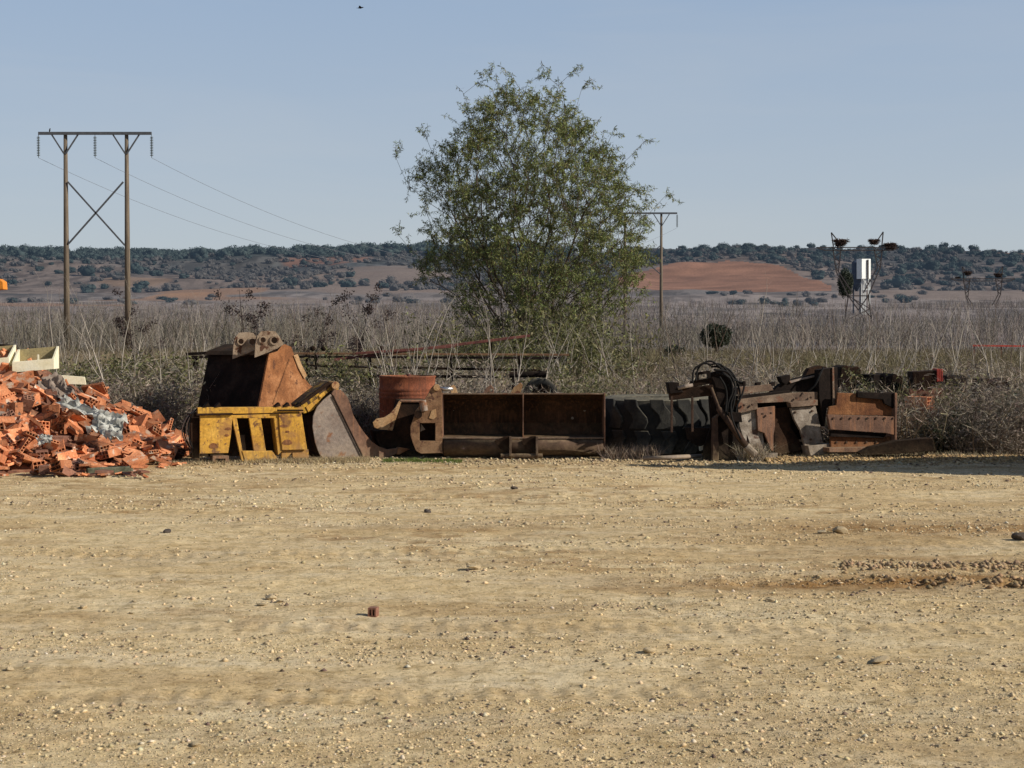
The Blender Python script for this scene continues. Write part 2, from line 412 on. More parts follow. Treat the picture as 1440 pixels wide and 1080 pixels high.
def ground_tint(X, Y):
    c = np.ones(X.shape + (3,))
    damp = np.exp(-((Y - 11.85 + .2 * np.sin(X)) / .42) ** 2) * sstep(-.6, 2.4, X) * .95
    damp = np.maximum(damp, np.exp(-((Y - 14.9) / .8) ** 2) * sstep(.4, 3.6, X) * .85)
    damp = np.maximum(damp, np.exp(-((Y - 12.7) / .35) ** 2) * sstep(2.2, 4.0, X) * .6)
    damp = np.maximum(damp, .28 * sstep(.55, .7, fbm(X * .45 + 9, Y * 1.9, 4)))
    damp = np.maximum(damp, .5 * np.exp(-((Y - 12.6 - .1 * X) / .12) ** 2) * sstep(-1.5, 1, X) * (X < 9))
    damp = np.maximum(damp, .55 * sstep(.50, .62, fbm(X * 4, Y * 6, 3)) * sstep(.48, .6, fbm(X * .4 + 50, Y * 1.1, 3)))
    damp = damp * (.55 + .9 * fbm(X * 3, Y * 5, 3))
    damp = damp * (.35 + .65 * sstep(9.5, 11.0, Y)); d = np.clip(damp, 0, 1)[..., None]
    c = c * (1 - d) + d * np.array([.52, .40, .29])
    tk = sum(track(X, Y, *q)[0] for q in TRACKS).clip(0, 1)[..., None] * .5
    c = c * (1 - tk) + c * tk * np.array([.90, .88, .86])
    # foot of the junk row: darker earth, then weed soil
    w = (sstep(21.6, 24.5, Y) * (.6 + .6 * fbm(X * 2, Y * 2, 3)))[..., None].clip(0, 1)
    c = c * (1 - w) + w * np.array([.36, .33, .30])
    w2 = sstep(32, 60, Y)[..., None]
    c = c * (1 - w2) + w2 * np.array([.46, .42, .40])
    # pale dusty patch, left foreground
    p = (np.exp(-(((X + 1.0) / 2.2) ** 2 + ((Y - 9.0) / .9) ** 2)) * .35)[..., None]
    c = c * (1 - p) + p * np.array([1.08, 1.12, 1.22])
    return c
rows_near = np.concatenate([np.geomspace(3.5, 26, 620), np.geomspace(26, 130, 150)[1:]])
X, Y, Z = grid_mesh(rows_near)
me = fastmesh('ground', np.stack([X, Y, Z], -1).reshape(-1, 3), grid_faces(*X.shape), ground_material(), ground_tint(X, Y).reshape(-1, 3), True)
tag(link('ground', me), kind='structure')
mb = MB(); mb.add([(-400, -400, -.012), (400, -400, -.012), (400, 3.5, -.012), (-400, 3.5, -.012)], [(0, 1, 2, 3)])
gb = mb.build('ground', ground_material()); tag(gb, kind='structure')
a_ = gb.data.color_attributes.new('Col', 'FLOAT_COLOR', 'POINT')
for d_ in a_.data: d_.color = (1, 1, 1, 1)

rows_far = np.geomspace(130, 6000, 430)
X, Y, Z = grid_mesh(rows_far)
S = X / Y
PX = 720 + S * FOC       # bearing only: fields are laid out by bearing and distance
n_s = fbm(X * .004, Y * .004, 5); n_f = fbm(X * .03, Y * .015, 4)
col = np.zeros(X.shape + (3,))
plain = np.array([.205, .17, .15]); scrubc = np.array([.075, .077, .078]); bare = np.array([.150, .118, .10]); wood = np.array([.055, .065, .062])
t = sstep(.40, .60, n_s)[..., None]
hills = sstep(1200, 1500, Y)[..., None]
col = plain * (1 - hills) + hills * (scrubc * t + bare * (1 - t))
ridge = sstep(1950, 2250, Y + 200 * (n_s - .5))[..., None]
leftside = (1 - sstep(620, 760, PX))[..., None]
col = col * (1 - ridge) + ridge * (leftside * wood + (1 - leftside) * (scrubc * .75))
n_g = fbm(X * .09, Y * .03, 3)
col *= ((.66 + .66 * n_f) * (.7 + .6 * sstep(.35, .6, n_g)))[..., None]
# orange clay strips on the left hillside
for (cx, wx, cy, wy, cc, st) in ((300, 90, 1450, 110, (.28, .165, .10), .8), (240, 170, 1180, 90, (.26, .155, .095), .8), (60, 140, 850, 60, (.28, .155, .09), .7),
                             (460, 70, 2150, 120, (.25, .125, .085), .7), (560, 110, 1500, 160, (.24, .18, .145), .8), (1330, 160, 1250, 180, (.22, .165, .13), .7),
                             (1420, 60, 2400, 60, (.30, .16, .10), .7), (530, 150, 1650, 330, (.215, .165, .135), .85), (260, 60, 1330, 90, (.33, .19, .11), .8), (620, 330, 1100, 130, (.22, .17, .14), .7), (190, 60, 1640, 60, (.25, .16, .10), .6)):
    w = np.exp(-(((PX - cx) / wx) ** 2 + ((Y - cy) / wy) ** 2) ** 2)
    w = sstep(.35, .6, w + (n_s - .5) * .5)[..., None] * st
    col = col * (1 - w) + w * np.array(cc)
F = grid_faces(*X.shape)
V = np.stack([X, Y, Z], -1).reshape(-1, 3)
cX = PX.reshape(-1)[F].mean(1); cY = Y.reshape(-1)[F].mean(1)
# ploughed red field: a lens between two bearings
u = (cX - 1020) / 150
lim0 = 1410 + 90 * u ** 2 - 60 * u; lim1 = 1960 - 420 * np.clip(u, 0, 2) ** 1.3 - 260 * np.clip(-u, 0, 2)
field = (np.abs(u) < 1.0) & (cY > lim0) & (cY < lim1)
hm = surf('hill_ground', [(.9, .9, .9), (1.05, 1.05, 1.05)], .05, .97, 0, 0, attr=True, world=True, fine=.35, spec=.05, haze_glow=(.020, .026, .036))  # glow adds painted haze to the far ground
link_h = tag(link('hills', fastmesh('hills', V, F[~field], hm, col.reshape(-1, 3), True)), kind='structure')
n_p = fbm(X * .012 + Y * .05, Y * .22 - X * .03, 3)
fcol = np.array([.215, .110, .068]) * (.55 + .9 * n_p)[..., None] * (.75 + .5 * n_f)[..., None] * (.85 + .3 * sstep(900, 1500, Y))[..., None]
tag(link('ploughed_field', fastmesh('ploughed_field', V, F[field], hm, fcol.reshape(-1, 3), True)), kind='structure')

# ------------------------------------------------------------------ blades and twigs (vectorised)
def blades(base, tip, width, bend=0.15, colr=None):
    """thin two-segment strips: 5 verts, 3 tris each"""
    n = len(base); d = tip - base; L = np.linalg.norm(d, axis=1, keepdims=True)
    rnd = rng.normal(size=(n, 3)); side = np.cross(d, rnd); side /= np.linalg.norm(side, axis=1, keepdims=True) + 1e-9
    b2 = np.cross(d / (L + 1e-9), side)
    mid = base + d * .5 + b2 * L * bend * rng.normal(size=(n, 1)) * .6
    w = np.asarray(width).reshape(-1, 1) * .5 if np.ndim(width) else width * .5
    V = np.stack([base - side * w, base + side * w, mid - side * w * .8, mid + side * w * .8, tip], 1).reshape(-1, 3)
    i = np.arange(n)[:, None] * 5
    F = np.concatenate([i + [[0, 1, 3]], i + [[0, 3, 2]], i + [[2, 3, 4]]], 0)
    C = np.repeat(colr, 5, axis=0) if colr is not None else None
    return V, F, C
def joinm(parts):
    Vs, Fs, Cs, n = [], [], [], 0
    for V, F, C in parts:
        Vs.append(V); Fs.append(F + n); Cs.append(C); n += len(V)
    return np.concatenate(Vs), np.concatenate(Fs), np.concatenate(Cs)
def shade(n, base, var=.35, hue=.06):
    c = np.array(base)[None, :] * (1 + rng.uniform(-var, var, (n, 1)))
    return np.clip(c * (1 + rng.uniform(-hue, hue, (n, 3))), .004, 1)
def twigs(base, height, lean, width, k, sub, cols, subcols, droop=0.0):
    """stems plus k side twigs each"""
    n = len(base)
    h = height.reshape(-1, 1)
    d = np.concatenate([rng.normal(0, lean, (n, 2)), np.ones((n, 1))], 1) * h
    tip = base + d
    parts = [blades(base, tip, width, .12, cols)]
    if k:
        t = rng.uniform(.25, .95, (n, k, 1)); st = base[:, None] + d[:, None] * t
        L = h[:, None] * sub * rng.uniform(.4, 1, (n, k, 1)) * (1.15 - t)
        ang = rng.uniform(0, 2 * PI, (n, k, 1)); el = rng.uniform(.1, 1.1, (n, k, 1)) - droop
        dd = np.concatenate([np.cos(ang) * np.cos(el), np.sin(ang) * np.cos(el), np.sin(el)], 2) * L
        w = np.repeat(np.broadcast_to(np.asarray(width).reshape(-1), (n,)) * .6, k)
        parts.append(blades(st.reshape(-1, 3), (st + dd).reshape(-1, 3), w, .2, np.repeat(subcols, k, axis=0)))
    return joinm(parts)

def spread(n, y0, y1, s0=-.34, s1=.34, p=1.0, maskf=None):
    y = y0 + (y1 - y0) * rng.random(n) ** p; x = rng.uniform(s0, s1, n) * y
    if maskf is not None:
        k = maskf(x, y) > rng.random(n); x = x[k]; y = y[k]
    return np.stack([x, y, terrain(x, y)], 1)

def tone(b, c, v):
    n_ = fbm(b[:, 0] * .025 + 8 + b[:, 1] * .01, b[:, 1] * .03, 4)[:, None]; t_ = sstep(.38, .6, n_)
    return shade(len(b), (1, 1, 1), v, .08) * (np.array(c) * t_ + np.array(c) * np.array([.66, .70, .62]) * (1 - t_))
# near weeds: dry grass and dead weeds right behind the junk
def near_mask(x, y):
    # keep weeds out of the junk row and rubble heap
    return ((y > 25.2) | ((x > 5.1) & (y > 23.3))) * (.25 + .9 * fbm(x * .7, y * .5, 3))
parts = []
b = spread(52000, 24, 40, p=1.3, maskf=near_mask); n = len(b)
parts.append(twigs(b, rng.uniform(.25, 1.0, n) * (.5 + fbm(b[:, 0] * .5, b[:, 1] * .5, 3)), .5, rng.uniform(.006, .013, n), 3, .7,
                   shade(n, (.25, .195, .12), .6, .1), shade(n, (.40, .335, .25), .55, .1)))
b = spread(42000, 38, 75, p=1.2); n = len(b)
parts.append(twigs(b, rng.uniform(.3, 1.2, n), .42, rng.uniform(.010, .022, n), 2, .7, tone(b, (.27, .215, .135), .45), tone(b, (.31, .255, .17), .45)))
b = spread(36000, 70, 140); n = len(b)
parts.append(twigs(b, rng.uniform(.25, .8, n), .38, rng.uniform(.02, .04, n), 2, .6, tone(b, (.25, .20, .14), .4), tone(b, (.28, .23, .17), .4)))
V, F, C = joinm(parts)
tag(link('dry_grass', fastmesh('dry_grass', V, F, M['twig'], C)), 'tangled dry grass and dead weeds behind the row of scrap', 'dry grass', kind='stuff')
# leafless thicket further out
parts = []
def thick_mask(x, y): return sstep(.35, .6, fbm(x * .03 + 4, y * .02, 3)) * .9 + .12
b = spread(30000, 120, 330, maskf=thick_mask); n = len(b)
parts.append(twigs(b, rng.uniform(1.0, 3.6, n) * (.35 + 1.3 * fbm(b[:, 0] * .06, b[:, 1] * .03, 3)), .30, rng.uniform(.03, .06, n), 5, .5, tone(b, (.27, .225, .195), .4), tone(b, (.25, .215, .19), .35)))
b = spread(24000, 320, 820, maskf=thick_mask); n = len(b)
parts.append(twigs(b, rng.uniform(1.2, 4.6, n) * (.25 + 1.5 * fbm(b[:, 0] * .03, b[:, 1] * .02, 3)), .28, rng.uniform(.08, .15, n), 4, .5, tone(b, (.25, .21, .19), .3), tone(b, (.245, .21, .195), .3)))
V, F, C = joinm(parts)
tag(link('leafless_thicket', fastmesh('leafless_thicket', V, F, M['twig'], C)), 'grey leafless thicket covering the plain below the hills', 'thicket', kind='stuff')

# ------------------------------------------------------------------ gravel (stuff) on the yard
def stones_mesh(P, size, flat, colr, seed):
    r2 = np.random.default_rng(seed); n = len(P)
    base = np.array([(1, 0, 0), (.31, .95, 0), (-.81, .59, 0), (-.81, -.59, 0), (.31, -.95, 0), (0, 0, 1), (0, 0, -.6)], float)
    v = base[None] * (1 + r2.uniform(-.35, .35, (n, 7, 1)))
    a = r2.uniform(0, 2 * PI, n); ca, sa = np.cos(a)[:, None], np.sin(a)[:, None]
    sx = r2.uniform(.7, 1.4, (n, 1))
    vx = v[..., 0] * sx; vy = v[..., 1]; vz = v[..., 2] * flat.reshape(-1, 1)
    tilt = r2.normal(0, .3, (n, 1)); vz = vz + vx * tilt * .5
    X = vx * ca - vy * sa; Yv = vx * sa + vy * ca
    V = np.stack([X, Yv, vz], -1) * size.reshape(-1, 1, 1) + P[:, None]
    F = np.array([(0, 1, 5), (1, 2, 5), (2, 3, 5), (3, 4, 5), (4, 0, 5), (1, 0, 6), (2, 1, 6), (3, 2, 6), (4, 3, 6), (0, 4, 6)])
    F = (np.arange(n)[:, None, None] * 7 + F[None]).reshape(-1, 3)
    return V.reshape(-1, 3), F, np.repeat(colr, 7, axis=0)
def stone_cols(n):
    c = shade(n, (.62, .48, .28), .32, .04)
    k = rng.random(n); c[(k > .22) & (k < .5)] *= .75; c[k < .06] = shade((k < .06).sum(), (.72, .62, .44), .15); c[k > .93] = shade((k > .93).sum(), (.16, .11, .08), .4)
    return c
def grav_mask(x, y): return np.clip(sstep(.38, .66, fbm(x * .45 + 31, y * 1.3, 4)) * 1.1 + .10, 0, 1)
n0 = 190000
y = (1 / (1 / 5.5 + rng.random(n0) * (1 / 24.5 - 1 / 5.5))); y = np.where(rng.random(n0) < .55, rng.uniform(5.5, 24.5, n0), y)
x = rng.uniform(-.33, .33, n0) * y
k = grav_mask(x, y) * (1 - .75 * np.clip(sum(track(x, y, *q)[0] for q in TRACKS), 0, 1)) > rng.random(n0); x = x[k]; y = y[k]; n = len(x)
size = .0024 + .0034 * rng.random(n) + .016 * rng.random(n) ** 18
size *= .50 + y * .045
P = np.stack([x, y, terrain(x, y) + size * .10], 1)
parts = [stones_mesh(P, size, rng.uniform(.45, .9, n), stone_cols(n), 3)]
# windrow of stones and litter along the foot of the scrap
n = 5200; x = rng.uniform(-4.6, 7.4, n); y = 22.75 + rng.normal(0, .42, n) + .15 * np.sin(x * 2)
P = np.stack([x, y, terrain(x, y)], 1); s_ = .006 + .022 * rng.random(n) ** 3
P[:, 2] += s_ * .3
parts.append(stones_mesh(P, s_, rng.uniform(.4, .9, n), stone_cols(n) * .85, 5))
n = 9000; x = rng.uniform(3.4, 7.6, n); y = 23.0 + rng.normal(0, .3, n)
s_ = .007 + .026 * rng.random(n) ** 3; P = np.stack([x, y, terrain(x, y) + .05 * np.exp(-((y - 23.1) / .3) ** 2)], 1)
parts.append(stones_mesh(P, s_, rng.uniform(.3, .9, n), stone_cols(n) * np.array([.80, .70, .56]), 6))
# clods in the ruts
n = 1500; x = .6 + 3.6 * rng.random(n) ** .7; y = 11.75 + (fbm(x * .5 + 2, x * 0 + 3.3, 2) - .5) * .5 + rng.normal(0, .11, n); s_ = .005 + .034 * rng.random(n) ** 4 * sstep(1.2, 3.6, x)
P = np.stack([x, y, terrain(x, y) + s_ * .25], 1)
parts.append(stones_mesh(P, s_, rng.uniform(.6, 1, n), shade(n, (.34, .23, .12), .45), 8))
n = 800; x = rng.uniform(2.4, 4.4, n); y = 12.5 + rng.normal(0, .09, n); s_ = .006 + .022 * rng.random(n) ** 2
P = np.stack([x, y, terrain(x, y) + s_ * .25], 1)
parts.append(stones_mesh(P, s_, rng.uniform(.6, 1, n), shade(n, (.36, .25, .14), .35), 9))
V, F, C = joinm(parts)
tag(link('gravel', fastmesh('gravel', V, F, M['gravel'], C)), 'loose pale gravel and grit scattered over the sandy yard', 'gravel', kind='stuff')

# individual larger stones
def rock_mesh(seed, flat=.6, mat='stone'):
    bm = bmesh.new(); bmesh.ops.create_icosphere(bm, subdivisions=3, radius=1)
    r2 = np.random.default_rng(seed); dirs = r2.normal(size=(9, 3)); dirs /= np.linalg.norm(dirs, axis=1)[:, None]; ofs = r2.uniform(.55, .9, 9)
    for v in bm.verts:
        p = np.array(v.co); s = 1.0
        for d, o_ in zip(dirs, ofs):
            q = p @ d
            if q * s > o_: s = o_ / q
        p = p * s * (1 + r2.normal(0, .012)); v.co = (p[0] * 1.25, p[1], p[2] * flat)
    me = bpy.data.meshes.new('stone'); bm.to_mesh(me); bm.free(); me.materials.append(M[mat]); return me
rocks = [rock_mesh(s) for s in range(6)]; drock = rock_mesh(9, .7, 'stone_dark')
def put_rock(px, py, w, me, label, group=None, name='stone', flat=1.0):
    g = gnd(px, py); s = g.y / FOC; o = link(name, me, loc=(g.x, g.y, tz(g.x, g.y) + w * s * .16))
    r_ = w * s / 2 / 1.15; o.scale = (r_, r_, r_ * flat); o.rotation_euler = (random.uniform(-.15, .15), random.uniform(-.15, .15), random.uniform(0, 6))
    return tag(o, label, 'stone', group)
put_rock(1181, 752, 24, rocks[0], 'pale rounded stone, the biggest on the yard, on damp brown earth')
put_rock(1156, 752, 16, rocks[3], 'flat tan stone lying just left of the biggest pale stone', flat=.5)
put_rock(912, 915, 20, rocks[1], 'cream pebble with dark left side alone in the right foreground')
put_rock(1236, 929, 30, rocks[2], 'low flat stone half buried above the smooth tyre marks', flat=.45)
put_rock(665, 801, 26, rocks[4], 'flat pale stone half buried in the middle of the yard', flat=.5)
put_rock(380, 842, 18, rocks[5], 'tallest pale stone of a small cluster on the left of the yard')
put_rock(368, 851, 14, rocks[2], 'low stone at the front of the small cluster on the left', flat=.6)
put_rock(392, 847, 12, rocks[1], 'small stone at the right of the small cluster on the left', flat=.6)
put_rock(601, 719, 13, drock, 'dark grey stone beside a line of gravel near the scrap')
put_rock(723, 689, 10, drock, 'dark round stone below the wide bucket')
put_rock(1436, 762, 26, drock, 'dark boulder cut by the right edge of the picture')
put_rock(235, 752, 13, drock, 'dark pointed stone on the left of the yard')
put_rock(275, 1046, 18, rocks[0], 'brownish pointed stone at the bottom left of the yard', flat=.8)
put_rock(118, 858, 13, rocks[3], 'pale stone alone on the far left of the yard')
put_rock(13, 945, 14, rocks[5], 'white stone at the left edge of the yard')
put_rock(1083, 842, 14, rocks[4], 'brown flat stone below the rut on the right', flat=.6)
for i in range(60):
    py = 700 + 370 * random.random() ** .8; px = random.uniform(10, 1430)
    put_rock(px, py, random.uniform(5, 9) * (.75 + (py - 700) / 600), random.choice(rocks), 'small loose stone lying on the sandy yard', 'small stones scattered over the yard', flat=random.uniform(.5, .9))

# ------------------------------------------------------------------ hollow bricks
def brick_mesh(L, W, H, nx, nz, mat, brk=0.0, seed=0, name='clay_brick'):
    """hollow brick, cells open on the two ends (x = +-L/2)"""
    mb = MB(); t = .009; r2 = random.Random(seed)
    ys = [-W / 2 + t]; cw = (W - t * (nx + 1)) / nx; ch = (H - t * (nz + 1)) / nz
    for sgn in (-1, 1):
        x0 = sgn * L / 2; xi = x0 - sgn * min(.10, L * .4)
        yb = [-W / 2]; zb = [-H / 2]
        for i in range(nx): yb += [yb[0] + t + i * (cw + t), yb[0] + (i + 1) * (cw + t)]
        yb.append(W / 2)
        for i in range(nz): zb += [zb[0] + t + i * (ch + t), zb[0] + (i + 1) * (ch + t)]
        zb.append(H / 2)
        for i in range(len(yb) - 1):
            for j in range(len(zb) - 1):
                y0, y1, z0, z1 = yb[i], yb[i + 1], zb[j], zb[j + 1]
                if i % 2 == 1 and j % 2 == 1:
                    q = [(y0, z0), (y1, z0), (y1, z1), (y0, z1)]
                    vs = [(x0, a, c) for a, c in q] + [(xi, a, c) for a, c in q]
                    mb.add(vs, [(0, 1, 5, 4), (1, 2, 6, 5), (2, 3, 7, 6), (3, 0, 4, 7), (4, 5, 6, 7)])
                else:
                    mb.add([(x0, y0, z0), (x0, y1, z0), (x0, y1, z1), (x0, y0, z1)], [(0, 1, 2, 3)])
    a, b_, c = L / 2, W / 2, H / 2
    mb.add([(-a, -b_, -c), (a, -b_, -c), (a, b_, -c), (-a, b_, -c), (-a, -b_, c), (a, -b_, c), (a, b_, c), (-a, b_, c)],
           [(0, 1, 2, 3), (4, 5, 6, 7), (0, 1, 5, 4), (3, 2, 6, 7)])
    if brk:
        for v in mb.v:
            if v.x > 0: v.x -= brk * L * (.5 + .5 * math.sin(v.y * 40 + seed) + .35 * math.sin(v.z * 90 + seed * 2)) * .6
    me = bpy.data.meshes.new(name); me.from_pydata([tuple(v) for v in mb.v], [], mb.f)
    me.materials.append(M[mat]); return me
def shard_mesh(seed, mat):
    r2 = random.Random(seed); k = r2.choice([4, 5]); mb = MB()
    pts = [Vector((math.cos(2 * PI * i / k + r2.uniform(-.4, .4)) * r2.uniform(.07, .16), math.sin(2 * PI * i / k + r2.uniform(-.4, .4)) * r2.uniform(.05, .11), -.012)) for i in range(k)]
    mb.prism(pts, (0, 0, r2.uniform(.02, .04)))
    me = bpy.data.meshes.new('brick_shard'); me.from_pydata([tuple(v) for v in mb.v], [], mb.f); me.materials.append(M[mat]); return me
bricks = [brick_mesh(.30, .15, .10, 3, 2, 'clay', 0, 1), brick_mesh(.31, .15, .10, 3, 2, 'clay', .35, 2), brick_mesh(.34, .17, .05, 4, 1, 'clay', 0, 3),
          brick_mesh(.46, .22, .045, 5, 1, 'clay', 0, 4), brick_mesh(.42, .24, .045, 5, 1, 'clay', .5, 5), brick_mesh(.26, .15, .09, 3, 2, 'clay_dark', .4, 6),
          brick_mesh(.42, .16, .045, 4, 1, 'clay', .2, 7), shard_mesh(1, 'clay'), shard_mesh(2, 'clay'), shard_mesh(3, 'clay'), shard_mesh(4, 'clay_dark')]
def heap(x, y):
    x = np.asarray(x, float); y = np.asarray(y, float)
    hx = 1.30 * np.clip((-4.35 - x) / 2.15, 0, 1.0) ** 1.0
    foot = 20.75 + np.clip((x + 6.6) / 2.4, -1, 1) * 1.1
    fy = np.clip((y - foot) / 2.7, 0, 1); fy = fy ** .85
    back = 1 - sstep(23.8, 25.6, y)
    return hx * fy * back * (.88 + .24 * fbm(x * 1.3, y * 1.3, 3))
gx, gy = np.meshgrid(np.linspace(-9.5, -4.0, 90), np.linspace(20.0, 26, 90), indexing='ij')
hz = heap(gx, gy) - .06
V = np.stack([gx, gy, hz + (fbm(gx * 6, gy * 6, 3) - .5) * .12 - .03], -1).reshape(-1, 3)
me = fastmesh('rubble_heap', V, grid_faces(90, 90), M['clay_dust'], None, True)
tag(link('rubble_heap', me), 'dusty red core of broken clay rubble under the heap of bricks', 'rubble heap')
nb = 0; tries = 0
spotsb = []
while nb < 296 and tries < 5000:
    tries += 1
    x = random.uniform(-7.0, -4.5) if nb > 34 else random.uniform(-5.4, -4.4); y = random.uniform(20.4, 23.9)
    if x < -5.9 and y > 22.7: continue
    h = float(heap(np.array([x]), np.array([y]))[0])
    if h < .02 and random.random() > .12: continue
    spotsb.append((x, y, h)); nb += 1
for i, (x, y, h) in enumerate(spotsb):
    small = h < .25
    kk = random.choices(range(len(bricks)), [7, 5, 6, 6, 5, 3, 5, 3, 3, 3, 2] if not small else [4, 5, 2, 1, 2, 4, 1, 5, 5, 5, 3])[0]
    o = link('clay_brick' if kk < 7 or kk == 6 else 'brick_shard', bricks[kk])
    o.location = (x, y, h + random.uniform(.0, .10) + .035)
    e = 1.0 if not small else .5
    o.rotation_euler = (random.gauss(.35, .55) * e, random.gauss(.15, .5) * e, random.uniform(0, 2 * PI) if not small else random.uniform(0, 6))
    if kk >= 7: tag(o, 'flat broken shard of orange clay brick on the rubble heap', 'brick shard', 'broken clay shards on the rubble heap')
    else: tag(o, 'orange hollow clay brick tumbled on the rubble heap', 'brick', 'hollow clay bricks tumbled on the rubble heap')
small_sh = [shard_mesh(20 + q, random.choice(['clay', 'clay', 'clay_dark'])) for q in range(8)]
for i in range(190):
    x = random.uniform(-7.0, -4.25); y = random.uniform(20.3, 23.4); h = float(heap(np.array([x]), np.array([y]))[0])
    o = link('brick_shard', random.choice(small_sh), loc=(x, y, h + random.uniform(.0, .16) * min(1, h * 4) + .015)); q = random.uniform(.35, .9); o.scale = (q, q, q)
    o.rotation_euler = (random.gauss(.3, .6) if h > .1 else random.gauss(0, .2), random.gauss(0, .5) if h > .1 else random.gauss(0, .2), random.uniform(0, 6))
    tag(o, 'flat broken shard of orange clay brick on the rubble heap', 'brick shard', 'broken clay shards on the rubble heap')
# the rest of the heap beyond the picture's edge, one mass of broken brick
mb = MB()
for i in range(1500):
    x = random.uniform(-9.4, -6.75); y = random.uniform(20.3, 25.2); h = float(heap(np.array([x]), np.array([y]))[0])
    m_ = (Matrix.Rotation(random.uniform(0, 6), 3, 'Z') @ Matrix.Rotation(random.gauss(0, .5), 3, 'X') @ Matrix.Rotation(random.gauss(0, .5), 3, 'Y'))
    mb.box((x, y, h + random.uniform(0, .12)), (random.uniform(.1, .34), random.uniform(.08, .18), random.uniform(.03, .09)), m_)
rb = mb.build('brick_rubble', 'clay'); tag(rb, 'mass of broken orange brick at the far left of the rubble heap', 'rubble', kind='stuff')
# named bricks
o = link('clay_brick', bricks[6], loc=at(50, 524, 23.2)); o.rotation_euler = (.2, R(68), .35); tag(o, 'long clay brick standing almost upright against the cream tray', 'brick')
o = link('clay_brick', bricks[0], loc=at(54, 657, 20.75) ); o.rotation_euler = (0.15, -.25, R(-70)); tag(o, 'hollow clay brick at the foot of the heap with its open cells facing out', 'brick')
o = link('clay_brick', bricks[3], loc=at(80, 660, 20.6)); o.data = brick_mesh(.40, .14, .10, 3, 2, 'clay_dark', 0, 4); o.rotation_euler = (R(4), 0, R(3)); tag(o, 'long brown clay brick lying on edge at the foot of the heap', 'brick')
g = gnd(525, 867); o = link('brick_fragment', brick_mesh(.075, .05, .055, 2, 1, 'clay_dark', 0, 3), loc=(g.x, g.y, tz(g.x, g.y) + .027)); o.rotation_euler = (0, 0, R(80)); tag(o, 'small dusty brick fragment with hollow cells alone on the sand', 'brick fragment')

# things lying on the heap
def crumple(name, cpx, cpy, Y, w, l, tilt, yaw, mat, label, cat, seed, amp=.08, n=34, taper=.5):
    n = 15
    r2 = np.random.default_rng(seed); u, v_ = np.meshgrid(np.linspace(-.5, .5, n), np.linspace(-.5, .5, n), indexing='ij')
    j = .42 / n; u = u + r2.uniform(-j, j, u.shape); v_ = v_ + r2.uniform(-j, j, u.shape)
    ww = w * (1 - taper * (u + .5)); edge = 1 + .5 * (fbm(u * 4 + seed, v_ * 4, 2) - .5)
    X = u * l * edge; Yv = v_ * ww * edge
    Z = r2.normal(0, .38, u.shape) * amp + (1 - np.abs(fbm(u * 2.2 + v_ * 2 + seed, v_ * 3 - u, 2) - .5) * 7) * amp * .8
    F = grid_faces(n, n); F = np.concatenate([F[:, [0, 1, 2]], F[:, [0, 2, 3]]])
    me = fastmesh(name, np.stack([X, Yv, Z], -1).reshape(-1, 3), F, M[mat], None, False)
    o = link(name, me, loc=at(cpx, cpy, Y)); o.rotation_euler = (tilt[0], tilt[1], yaw)
    return tag(o, label, cat)
crumple('plastic_sheet', 152, 598, 21.7, .30, .44, (R(52), R(12), 0), R(-8), 'plastic_sheet', 'crumpled silvery white plastic sheet on the brick heap', 'plastic sheet', 3, .09, taper=-.3)
crumple('plastic_sheet', 118, 576, 21.95, .20, .62, (R(40), R(20), 0), R(-8), 'plastic_sheet', 'thin grey strip of twisted plastic trailing above the crumpled sheet', 'plastic sheet', 13, .06, taper=.6)
crumple('sack', 84, 550, 22.7, .38, .55, (R(42), R(32), 0), R(-15), 'sacking', 'brown grey rag of old sacking near the top of the brick heap', 'sack', 5, .09)
crumple('sack', 10, 590, 21.8, .35, .5, (R(38), R(20), 0), R(10), 'sacking', 'grey sacking at the left edge of the brick heap', 'sack', 8, .08)
crumple('plastic_bag', 63, 618, 21.2, .16, .18, (R(60), 0, 0), 0, 'plastic_sheet', 'small white plastic scrap between bricks low on the heap', 'plastic bag', 9, .04, 14)
# cream trays
def tray(px, w_px, name_label, Y, base_py, h_px, ang):
    pl = Plane(px, base_py, Y, ang)
    O = pl.p(px, base_py); A = pl.p(px + w_px, base_py - w_px * .085); t_ = thing('cream_tray', O, name_label, 'tray')
    H = h_px / FOC * Y; D = .42; back_h = H + .16
    e = (A - O); up = Vector((0, 0, 1)); q = pl.b * D
    mb = MB(); mb.prism([O, A, A + up * H, O + up * H], pl.b * .025); mb.build('front_panel', 'cream', t_, .003)
    mb = MB(); mb.prism([O + q, A + q, A + q + up * back_h, O + q + up * back_h], pl.b * .025); mb.build('back_panel', 'cream_inner', t_, .003)
    for P0 in (O, A - e.normalized() * .03):
        mb = MB(); P1 = P0 + pl.b * .026
        mb.prism([P1, P1 + pl.b * (D - .03), P1 + pl.b * (D - .03) + up * (back_h + .004), P1 + up * (H + .004)], e.normalized() * .03); mb.build('end_panel', 'cream', t_, .003)
    mb = MB(); mb.prism([O + pl.b * .03 + e * .01, A + pl.b * .03 - e * .01, A + q - e * .01, O + q + e * .01], (0, 0, .015)); mb.build('bottom', 'cream_inner', t_)
    mb = MB(); c_ = O + e * .62 + pl.b * .012; mb.bar(c_ + up * H, c_ + up * (H + .07), .02); mb.build('peg', 'cream', t_)
    return t_
tray(17, 59, 'cream panelled tray tilted on top of the brick heap', 22.75, 524, 15, 6)
tray(-32, 45, 'cream tray cut by the left edge beside the tilted tray', 22.8, 520, 14, 4)
mb = MB(); pl = Plane(76, 530, 23.6, 8); mb.prism(pl.pts([(80, 527), (119, 530), (121, 541), (88, 540)]), pl.b * .04)
tag(mb.build('cream_board', 'cream', None, .004), 'weathered cream board behind the brick heap', 'board')
